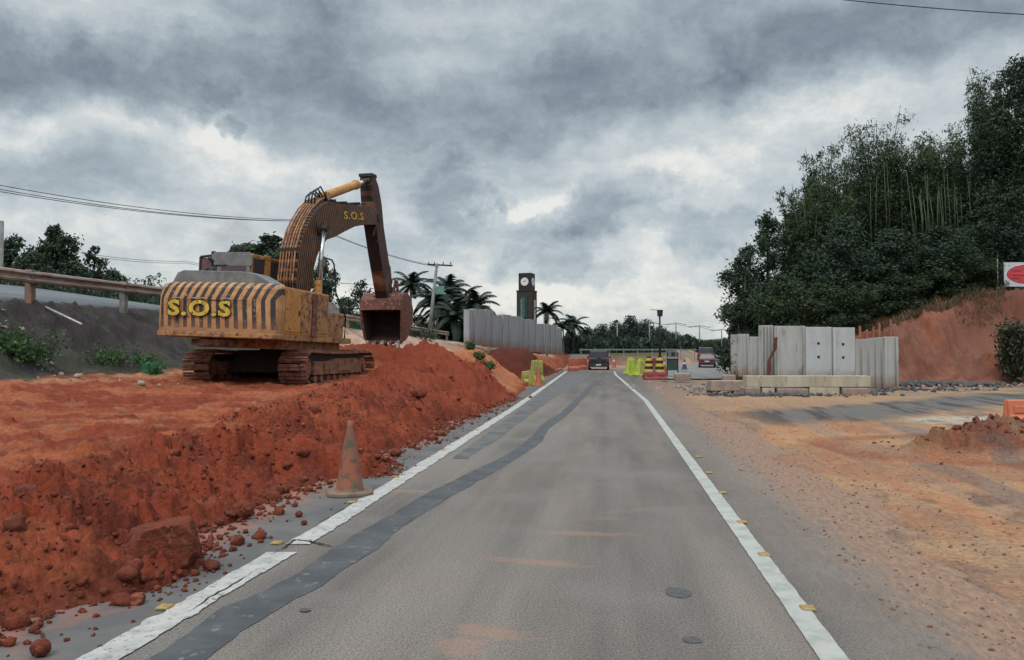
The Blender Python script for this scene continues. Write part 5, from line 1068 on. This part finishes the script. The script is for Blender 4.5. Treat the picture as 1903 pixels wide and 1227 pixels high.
def plant(px, py, Y, h, w, n, m, label, cat, seed, group=None, leaf=.22, dz=0, asp=.14):
    a = at(px, py, Y); t = empty('weed_plant' if cat == 'weed' else 'bush', (a.x, Y, Hz(a.x, Y)-.03+dz), 0, label, cat, group); rs = np.random.RandomState(seed); q = MB()
    P = []; 
    for i in range(14):
        an = rs.rand()*6.28; r = w*.5*math.sqrt(rs.rand()); e = Vector((r*math.cos(an), r*math.sin(an), h*(.45+.55*rs.rand()))); q.tube([(r*.2*math.cos(an), r*.2*math.sin(an), 0), (e.x*.6, e.y*.6, e.z*.65), e], [.012, .01, .004], 4); P += [(e*f, w*.10) for f in (.4, .65, .85, 1)]
    q.build('stem', [m], t); C = np.concatenate([np.array(c)+rs.normal(size=(n//len(P), 3))*r_ for c, r_ in P]); V, Fq = leafquads(C, leaf, rs, asp*2.2, .2); npmesh('leaves', V, Fq, [m], t); return t
plant(1885, 640, 36.8, 2.7, 2.0, 5200, leaf_mat('olive_bush', (.045, .05, .03), (.06, .062, .035), (.085, .08, .05)), 'tall dull olive bush growing on the red earth bank', 'bush', 51, leaf=.26)
wg = 'weeds on the dark embankment'
plant(48, 650, 17.2, .48, 1.5, 1500, MLG, 'large spreading green weed below the rusty guardrail post', 'weed', 52, wg, .12)
plant(12, 655, 16.8, .38, .8, 700, MLG, 'green weed at the left edge of the photo', 'weed', 53, wg, .11)
plant(200, 668, 19.5, .3, 1.2, 800, MLG, 'grey-green weed below the grey guardrail post', 'weed', 54, wg, .10)
plant(262, 670, 20.5, .22, .8, 450, MLG, 'small weed between the grey-green one and the excavator', 'weed', 55, wg, .09)
plant(288, 665, 19.6, .32, .75, 800, leaf_mat('bright_green', (.035, .13, .06), (.05, .19, .08), (.10, .27, .14)), 'emerald green plant beside the left excavator track', 'weed', 56, leaf=.09)
plant(905, 700, 31.0, .28, .6, 500, MLG, 'green tuft on the clean-cut orange slope, lower end', 'weed', 57, 'green tufts on the orange slope', .15, dz=.05)
plant(889, 686, 32.5, .28, .5, 500, MLG, 'green tuft on the clean-cut orange slope, middle', 'weed', 58, 'green tufts on the orange slope', .15, dz=.05)
plant(874, 668, 34.5, .3, .5, 500, MLG, 'green tuft on the clean-cut orange slope, upper end', 'weed', 59, 'green tufts on the orange slope', .15, dz=.05)
scrub('undergrowth', [(-18, 33, 5, 2), (-24, 33, 5, 3), (-14, 40, 4, 3), (-9.5, 58, 4, 5)], .7, 12000, MLF, 44, .25, asp=.2)
# left tree line
lg = 'trees beyond the upper road'
t1 = tree_px('broadleaf_tree', 100, 412, 52, 82, 'round-topped tree standing above the others at far left', zb=2.5, group=lg, n=5500, seed=21, nl=8, low=.42, leaf=.26)
t2 = tree_px('broadleaf_tree', 22, 436, 50, 110, 'dense dark tree at the left edge of the photo', zb=2.5, group=lg, n=6500, seed=22, nl=9, low=.2, leaf=.26)
tree_px('broadleaf_tree', 178, 452, 54, 60, 'sparse tree between the round-topped one and the excavator', zb=2.5, group=lg, n=2200, seed=23, nl=7, low=.25, leaf=.26)
for i, (px, yt, Y, w_, lab) in enumerate([(60, 468, 48, 100, 'low dark tree under the round-topped one'), (135, 482, 49, 100, 'low dark tree right of the round-topped one'), (212, 500, 52, 80, 'low thin tree fading out towards the excavator'), (-30, 430, 50, 90, 'dark tree cut off by the left edge of the photo')]): tree_px('broadleaf_tree', px, yt, Y, w_, lab, zb=2.5, group=lg, parent_mesh=t2, rot=i*1.1)
s1 = tree_px('shrub', 285, 508, 56, 80, 'wispy shrub on the skyline just left of the excavator', cat='shrub', zb=3.0, n=900, seed=24, nl=6, low=.1, trunk=.03, leaf=.22, mat=MLFAR)
for i, (px, yt, Y, w_, lab) in enumerate([(445, 448, 60, 110, 'left crown of the dark trees behind the excavator cab'), (503, 430, 60, 130, 'tallest dark tree behind the excavator cab, touching the boom'), (600, 474, 58, 50, 'dark tree seen under the excavator boom')]): tree_px('broadleaf_tree', px, yt, Y, w_, lab, zb=2.2, group='trees behind the excavator', parent_mesh=t1 if i != 2 else t2, rot=i*1.7)
bt = tree_px('bare_tree', 672, 515, 70, 60, 'nearly bare pale tree seen between boom and bucket', zb=2.2, n=700, seed=27, nl=9, low=.45, leaf=.3, trunk=.10, clump=.3, mat=MLFAR)
ws = empty('far', (0, 0, 0)); bpy.data.objects.remove(ws)
for i, (px, yt, Y, w_, lab) in enumerate([(640, 552, 75, 90, 'dark thicket left of the bucket'), (690, 560, 78, 80, 'dark thicket right behind the bucket'), (780, 585, 82, 70, 'dark thicket under the tallest palm'), (830, 575, 84, 80, 'dark thicket under the middle palms'), (875, 590, 84, 60, 'dark thicket behind the left end of the panel row')]): tree_px('thicket', px, yt, Y, w_, lab, cat='bush', zb=1.0, group='thickets beyond the heap', parent_mesh=ft, rot=i*1.3)
# palms
def palm_proto(h=9.0, seed=1):
    t = empty('palm_tree', (0, 0, 0)); rs = np.random.RandomState(seed); q = MB(); q.tube([(0, 0, -.5), (.05, 0, h*.4), (.1, .05, h*.8), (.1, .05, h)], [.20, .20, .15, .11], 10); q.build('trunk', [MPTR], t, smooth=True)
    q = MB(); q.tube([(.1, .05, h-.1), (.1, .05, h+.7)], [.12, .06], 8); q.build('crownshaft', [MLG], t, smooth=True)
    for i in range(15):
        az = i*2.4+rs.rand()*.4; el0_ = R(80-i*6.5+rs.normal(0, 5)); L_ = 2.9+rs.rand()*.5; pts = []; p = Vector((.1, .05, h+.55)); e = el0_; dd = Vector((math.cos(az), math.sin(az), 0))
        for k in range(9): pts.append(p.copy()); p = p+(dd*math.cos(e)+Vector((0, 0, math.sin(e))))*L_/8; e -= R(11)
        vs = []; fs = []; sd_ = Vector((-dd.y, dd.x, 0))
        for k in range(36):
            f = (k+1)/37*8; a_ = int(min(7, f)); c = pts[a_].lerp(pts[a_+1], f-a_); dr = (pts[a_+1]-pts[a_]).normalized(); ln = .85*math.sin(math.pi*min(1, .18+.82*k/37))**.7
            for s_ in (-1, 1):
                o = (sd_*s_+dr*.55+Vector((0, 0, -.35-.2*rs.rand()))).normalized()*ln; w_ = dr*.10; n0 = len(vs); vs += [c-w_, c+w_, c+o]; fs.append((n0, n0+1, n0+2))
        q = MB(); q.tube(pts, [.035-.003*k for k in range(9)], 5); q.add(vs, fs); me = q.build('frond', [MLP], t)
    return t
pp = palm_proto(); first = True
for i, (px, yt, Y, lab) in enumerate([(762, 503, 84, 'palm standing apart just right of the bucket'), (806, 528, 80, 'palm whose crown the green pole sign overlaps on the left'), (836, 512, 88, 'tallest-looking palm right behind the green pole sign'), (858, 532, 86, 'palm right of the tall one, drooping crown'), (884, 540, 80, 'palm leaning over the left end of the panel row'), (1016, 560, 92, 'palm right of the clock tower'), (1046, 590, 100, 'lower palm at the right end of the panel row'), (1066, 585, 104, 'rightmost low palm beside the far wood'), (846, 560, 76, 'low palm in front of the tall palms'), (820, 552, 82, 'low palm left of the other low palm, behind the pole'), (872, 560, 90, 'palm half hidden behind the leaning one')]):
    o = pp if first else copy_tree(pp); first = False; a = at(px, yt, Y); k = [1, 1.1, 1.15, 1.1, 1.05, .8, .8, .9, 1, 1, 1][i]; o.location = (a.x, Y, a.z-(9+2.2)*k); o.rotation_euler = (0, 0, i*1.1); o.scale = (k*.9, k*.9, k); tag(o, lab, 'palm tree', 'palms beside the clock tower and the utility pole')
# far wood
fw = tree('broadleaf_tree', (0, 0, 0), 10, 11, 'x', n=7000, seed=61, nl=9, low=0, leaf=.55, mat=MLFAR); far_l = [(1062, 622, 120, 60), (1090, 612, 135, 62), (1118, 606, 140, 60), (1146, 600, 138, 64), (1172, 592, 135, 70), (1200, 598, 138, 64), (1228, 610, 140, 60), (1254, 620, 145, 56), (1276, 624, 150, 50), (1298, 632, 165, 46), (1322, 634, 175, 46), (1346, 630, 180, 40), (1030, 620, 118, 50), (1000, 622, 118, 50)]
orf = ['first', 'second', 'third', 'fourth', 'fifth', 'sixth', 'seventh', 'eighth', 'ninth', 'tenth', 'eleventh', 'twelfth']
fl = sorted(far_l)
nm_ = {1172: 'highest crown of the far dark wood, above the cones'}
for i, (px, yt, Y, w_) in enumerate(fl):
    lab = nm_.get(px, f'dark tree of the far wood, {(orf+["thirteenth", "last"])[i]} crown counted from the clock tower rightwards'); o = fw if i == 0 else copy_tree(fw); a = at(px, yt, Y); o.location = (a.x, Y, .3); o.scale = (w_*Y/F/9, w_*Y/F/9, (a.z-.3)/10); o.rotation_euler = (0, 0, i*1.9); tag(o, lab, 'tree', 'far wood at the end of the road')
sc = []
for i in range(16): x = 4+i*3.0; sc.append((x, 103+i*3.0, 4, 3))
scrub('hedge', sc, 1.6, 8000, MLFAR, 45, .8, asp=.25)
# ------------------------------------------------------------------ clock tower
MTW = M('dark_tower_cladding', (.022, .019, .018), (.016, .014, .014), 2, .6); MTWB = M('brown_tower_cladding', (.040, .027, .022), (.026, .02, .018), 2, .7); MSIGN = M('green_black_sign', (.018, .045, .045), (.02, .035, .035), 3, .35); MPALE = M('pale_sign_strokes', (.25, .38, .37), (.18, .3, .3), 5, .5); MFACE = M('clock_face_white', (.62, .60, .62), (.55, .53, .55), 8, .5); MCLR = M('cream_panel', (.45, .42, .36), None, 3, .6)
def tower():
    Y = 100; a = at(979, 600, Y); t = empty('clock_tower', (a.x, Y, .3), R(-20), 'dark brown clock tower with a white clock above a green vertical sign', 'clock tower'); H1 = at(979, 541, Y).z-.3; H2 = at(979, 508.5, Y).z-.3; w = 2.05
    q = MB(); q.box((0, 0, H1/2), (w, w, H1)); lo = q.build('shaft', [MTWB], t, .02); q = MB(); q.box((0, 0, H1-.05), (w+.12, w+.12, .14)); q.build('ledge', [MTW], t)
    q = MB(); q.box((0, 0, (H1+H2)/2), (w-.38, w-.38, H2-H1)); up = q.build('clock_head', [MTW], t, .02)
    q = MB(); q.box((-.12, -w/2-.03, H1*.70), (1.1, .06, H1*.46)); sg = q.build('vertical_sign', [MSIGN], t)
    rnd = random.Random(3)
    for k in range(9):
        z = H1*.88-k*.26; q = MB(); q.box((-.12+rnd.uniform(-.05, .05), -w/2-.066, z), (rnd.uniform(.25, .5), .01, .05)); q.build('sign_stroke', [MPALE], sg)
    q = MB(); q.box((-.38, -w/2-.068, H1*.73), (.06, .01, H1*.30)); q.build('sign_stroke', [MPALE], sg)
    q = MB(); q.box((w/2+.03, .1, H1*.62), (.05, .55, H1*.5)); q.build('side_strip', [MCLR], t)
    hw_ = (w-.38)/2; zc = H2-1.12
    for rz, nm in ((0, 'clock'), (R(90), 'clock')):
        Mr = Matrix.Rotation(rz, 3, 'Z'); q = MB(); n = 32; q.cyl(Mr@Vector((0, -hw_-.0, zc)), Mr@Vector((0, -hw_-.05, zc)), .52, n=n); ck = q.build(nm, [MFACE], t)
        for an, ln in ((R(35), .28), (R(-80), .2)):
            q = MB(); c = Mr@Vector((math.sin(an)*ln/2, -hw_-.06, zc+math.cos(an)*ln/2)); q.box(c, (.06, .02, ln) if rz == 0 else (.02, .06, ln), (0, an, 0) if rz == 0 else (an, 0, 0)); q.build('clock_hand', [MDK], ck)
        for k in range(12):
            an = k*math.tau/12; q = MB(); q.box(Mr@Vector((.44*math.sin(an), -hw_-.055, zc+.44*math.cos(an))), (.035, .01, .035)); q.build('hour_mark', [MDK], ck)
tower()
# ------------------------------------------------------------------ poles and wires
MWOOD = M('concrete_pole', (.24, .23, .215), (.17, .165, .155), 3, .85, .2, 20); MWIRE = M('wire', (.02, .022, .024), None, 5, .6)
def upole():
    Y = 62; b = at(796, 622, Y); tp_ = at(812, 490, Y); t = empty('utility_pole', (b.x, Y, b.z-.6), 0, 'slightly leaning utility pole with crossarm and a green board, beside the palms', 'utility pole'); h = tp_.z-b.z+.6; dx = tp_.x-b.x
    q = MB(); q.tube([(0, 0, 0), (dx, 0, h)], [.17, .11], 10); q.build('pole', [MWOOD], t, smooth=True); q = MB(); q.box((dx+.25, 0, h-.12), (2.0, .10, .12), (0, R(3), 0)); cr = q.build('crossarm', [MDK], t)
    for k in (-.65, -.2, .5, 1.1): q = MB(); q.cyl((dx+k, 0, h-.08), (dx+k, 0, h+.14), .05, .03, n=8); q.build('insulator', [MDK], cr)
    q = MB(); q.box((dx*.8-.3, 0, h*.80), (.7, .08, .08)); q.build('bracket', [MDK], t)
    q = MB(); q.box((dx*.65+.45, -.02, h*.66), (.75, .06, .62)); q.build('green_board', [M('green_board_paint', (.10, .24, .20), (.08, .18, .15), 3, .6)], t)
upole()
def wire(pts, r, label, group=None, sag=None):
    P3 = []
    for a, b, s in zip(pts[:-1], pts[1:], sag or [0]*(len(pts)-1)):
        for i in range(24): f = i/24; p = a.lerp(b, f); p.z -= s*4*f*(1-f); P3.append(p)
    P3.append(pts[-1]); o0 = P3[0]; q = MB(); q.tube([p-o0 for p in P3], r, 5); o = q.build('power_line', [MWIRE], None, smooth=True); o.location = o0; return tag(o, label, 'power line', group)
pg = 'power lines at left'; end = at(812, 492, 62)
for i, (ya, ye, lab) in enumerate([(337, 492, 'highest of the three long wires crossing the sky at left'), (346, 495, 'middle of the three long wires crossing the sky at left'), (351, 497, 'lowest of the three long wires crossing the sky at left')]):
    m_ = at(560, 411-2*(i == 0), 40); wire([at(-120, ya-16, 26), m_, at(811-5+6*i, ye, 62)], .014, lab, pg, [.35, .35])
for i, (a, b, lab) in enumerate([((150, 470), (345, 486), 'upper short wire above the far-left trees, running to the excavator'), ((160, 475), (345, 489), 'lower short wire above the far-left trees, running to the excavator')]):
    wire([at(a[0], a[1], 45), at(b[0], b[1], 58), at(700, 530, 80)], .014, lab, pg, [.15, .3])
wire([at(1500, -8, 20), at(1960, 30, 17)], .012, 'single black wire across the top right corner of the sky', None, [.05])
q = MB(); q.tube([(0, 0, 0), (0, 0, 9)], .17, 10); o = q.build('utility_pole', [MWOOD], None, smooth=True); a = at(-1, 411, 34); o.location = (a.x, 34, a.z-9); tag(o, 'dark pole top just showing at the left edge of the photo', 'utility pole')
def lamp(px, yt, yb, Y, label, big=False, r=.09):
    a = at(px, yt, Y); zb = at(px, yb, Y).z-.8; h = a.z-zb; t = empty('street_lamp', (a.x, Y, zb), 0, label, 'street lamp', None if big else 'distant thin lamp posts'); q = MB(); q.tube([(0, 0, 0), (0, 0, h)], [r*1.2, r], 8); q.build('post', [MDK if big else MWOOD], t, smooth=True)
    if big:
        q = MB(); q.box((.02, 0, h-.22), (.36, .3, .52), taper=1.2); q.build('lamp_head', [MDK], t, .03); q = MB(); q.tube([(0, 0, h+.02), (-.75, 0, h+.05)], .025, 6); q.build('arm', [MDK], t)
    else:
        q = MB(); q.tube([(-1.3, 0, h-.25), (0, 0, h), (1.3, 0, h-.25)], .05, 6); q.build('arm', [MWOOD], t, smooth=True)
        for s_ in (-1, 1): q = MB(); q.box((s_*1.5, 0, h-.28), (.5, .2, .1)); q.build('lamp_head', [MWOOD], t)
lamp(1226, 577, 652, 62, 'near black lamp post with a boxy head, behind the striped drums', True, .07)
for px, yt, yb, lab in [(1147, 601, 646, 'thin lamp post rising above the dark vehicle'), (1207, 598, 645, 'thin lamp post just left of the black lamp post'), (1256, 600, 645, 'thin lamp post just right of the black lamp post'), (1300, 605, 644, 'thin lamp post above the second carriageway'), (1341, 612, 642, 'farthest thin lamp post, by the wood at right')]: lamp(px, yt, yb, 125, lab)
wire([at(1207, 600, 124), at(1256, 602, 124), at(1300, 607, 124), at(1341, 614, 124)], .03, 'faint wire strung along the distant lamp posts', None, [.2, .2, .2])
wire([at(1013, 571, 96), at(1026, 571, 96)], .05, 'short cross bar beside the palm right of the tower', None)
# guard fence far end
t = empty('guard_fence', (at(1080, 650, 88).x, 88, 0), 0, 'low pale guard fence on the brown bank beyond the bend', 'fence'); x0 = t.location.x
for k in range(9): q = MB(); q.box((k*1.6, 0, 1.2), (.1, .1, 1.3)); q.build('post', [MWOOD], t)
q = MB(); q.box((6.4, -.07, 1.72), (13.2, .05, .16)); q.build('rail', [M('faded_green_rail', (.12, .16, .13), (.16, .17, .15), 3)], t)
# ------------------------------------------------------------------ banner
Y = 42.6; a = at(1866, 533, Y); b = at(1866, 488, Y); t = empty('banner', (a.x, Y, a.z), R(-6), 'white banner with a red oval, cut off by the right edge above the earth bank', 'banner'); w_, h_ = 2.35, b.z-a.z; MBW = M('banner_white', (.50, .50, .54), (.42, .42, .46), 2, .7); MBR = M('banner_red', (.46, .05, .065), (.38, .04, .05), 2, .6); MBD = M('banner_dark_red', (.24, .02, .035), None, 2, .6)
q = MB(); q.box((w_/2, 0, h_/2), (w_, .03, h_)); cl = q.build('cloth', [MBW], t)
def ell(rx, rz, y, m, nm): q = MB(); q.add([(w_/2+rx*math.cos(i*math.tau/40), y, h_/2+rz*math.sin(i*math.tau/40)) for i in range(40)], [tuple(range(40))]); return q.build(nm, [m], cl)
ell(1.04, .52, -.018, MBD, 'oval_rim'); ell(1.01, .49, -.021, MBR, 'oval')
for x, z, wl in ((.55, .2, .5), (.75, -.05, .8), (.5, -.22, .4), (1.3, .2, .6), (1.4, -.2, .5)): q = MB(); q.box((x+.1, -.025, h_/2+z), (wl, .004, .07)); q.build('dark_stroke', [MBD], cl)
for x in (.0, w_): q = MB(); q.cyl((x, .05, -1.8), (x, .05, h_+.1), .035, n=8); q.build('pole', [MDK], t)
q = MB(); q.tube([(-.30, .05, -2.0), (-.30, .05, h_+.2)], .03, 7); q.build('pole', [MSIL], t)
# exhaust smoke
def smoke():
    V0, F0 = ico(3); me = npmesh('exhaust_smoke', V0*np.array([.95, .6, .85]), F0, []); p = at(425, 432, 20.2); me.location = p; tag(me, 'faint brown exhaust smoke drifting above the excavator cab', kind='stuff')
    m = bpy.data.materials.new('smoke'); m.use_nodes = True; t = NT(m.node_tree); t.n.remove(t.n['Principled BSDF']); v = t.node('ShaderNodeVolumePrincipled'); v.inputs['Color'].default_value = (.32, .25, .23, 1)
    tc = t.node('ShaderNodeTexCoord').outputs['Object']; ln = t.node('ShaderNodeVectorMath', operation='LENGTH'); t.link(t.scalevec(tc, (1/.95, 1/.6, 1/.85)), ln.inputs[0]); dn = t.math('MULTIPLY', t.mapr(ln.outputs['Value'], 1, .2), t.mapr(t.noise(tc, 2.2, 3), .35, .65)); t.link(t.math('MULTIPLY', dn, .55), v.inputs['Density']); t.link(v.outputs[0], t.n['Material Output'].inputs['Volume']); me.data.materials.append(m)
smoke()
#@@NEXT
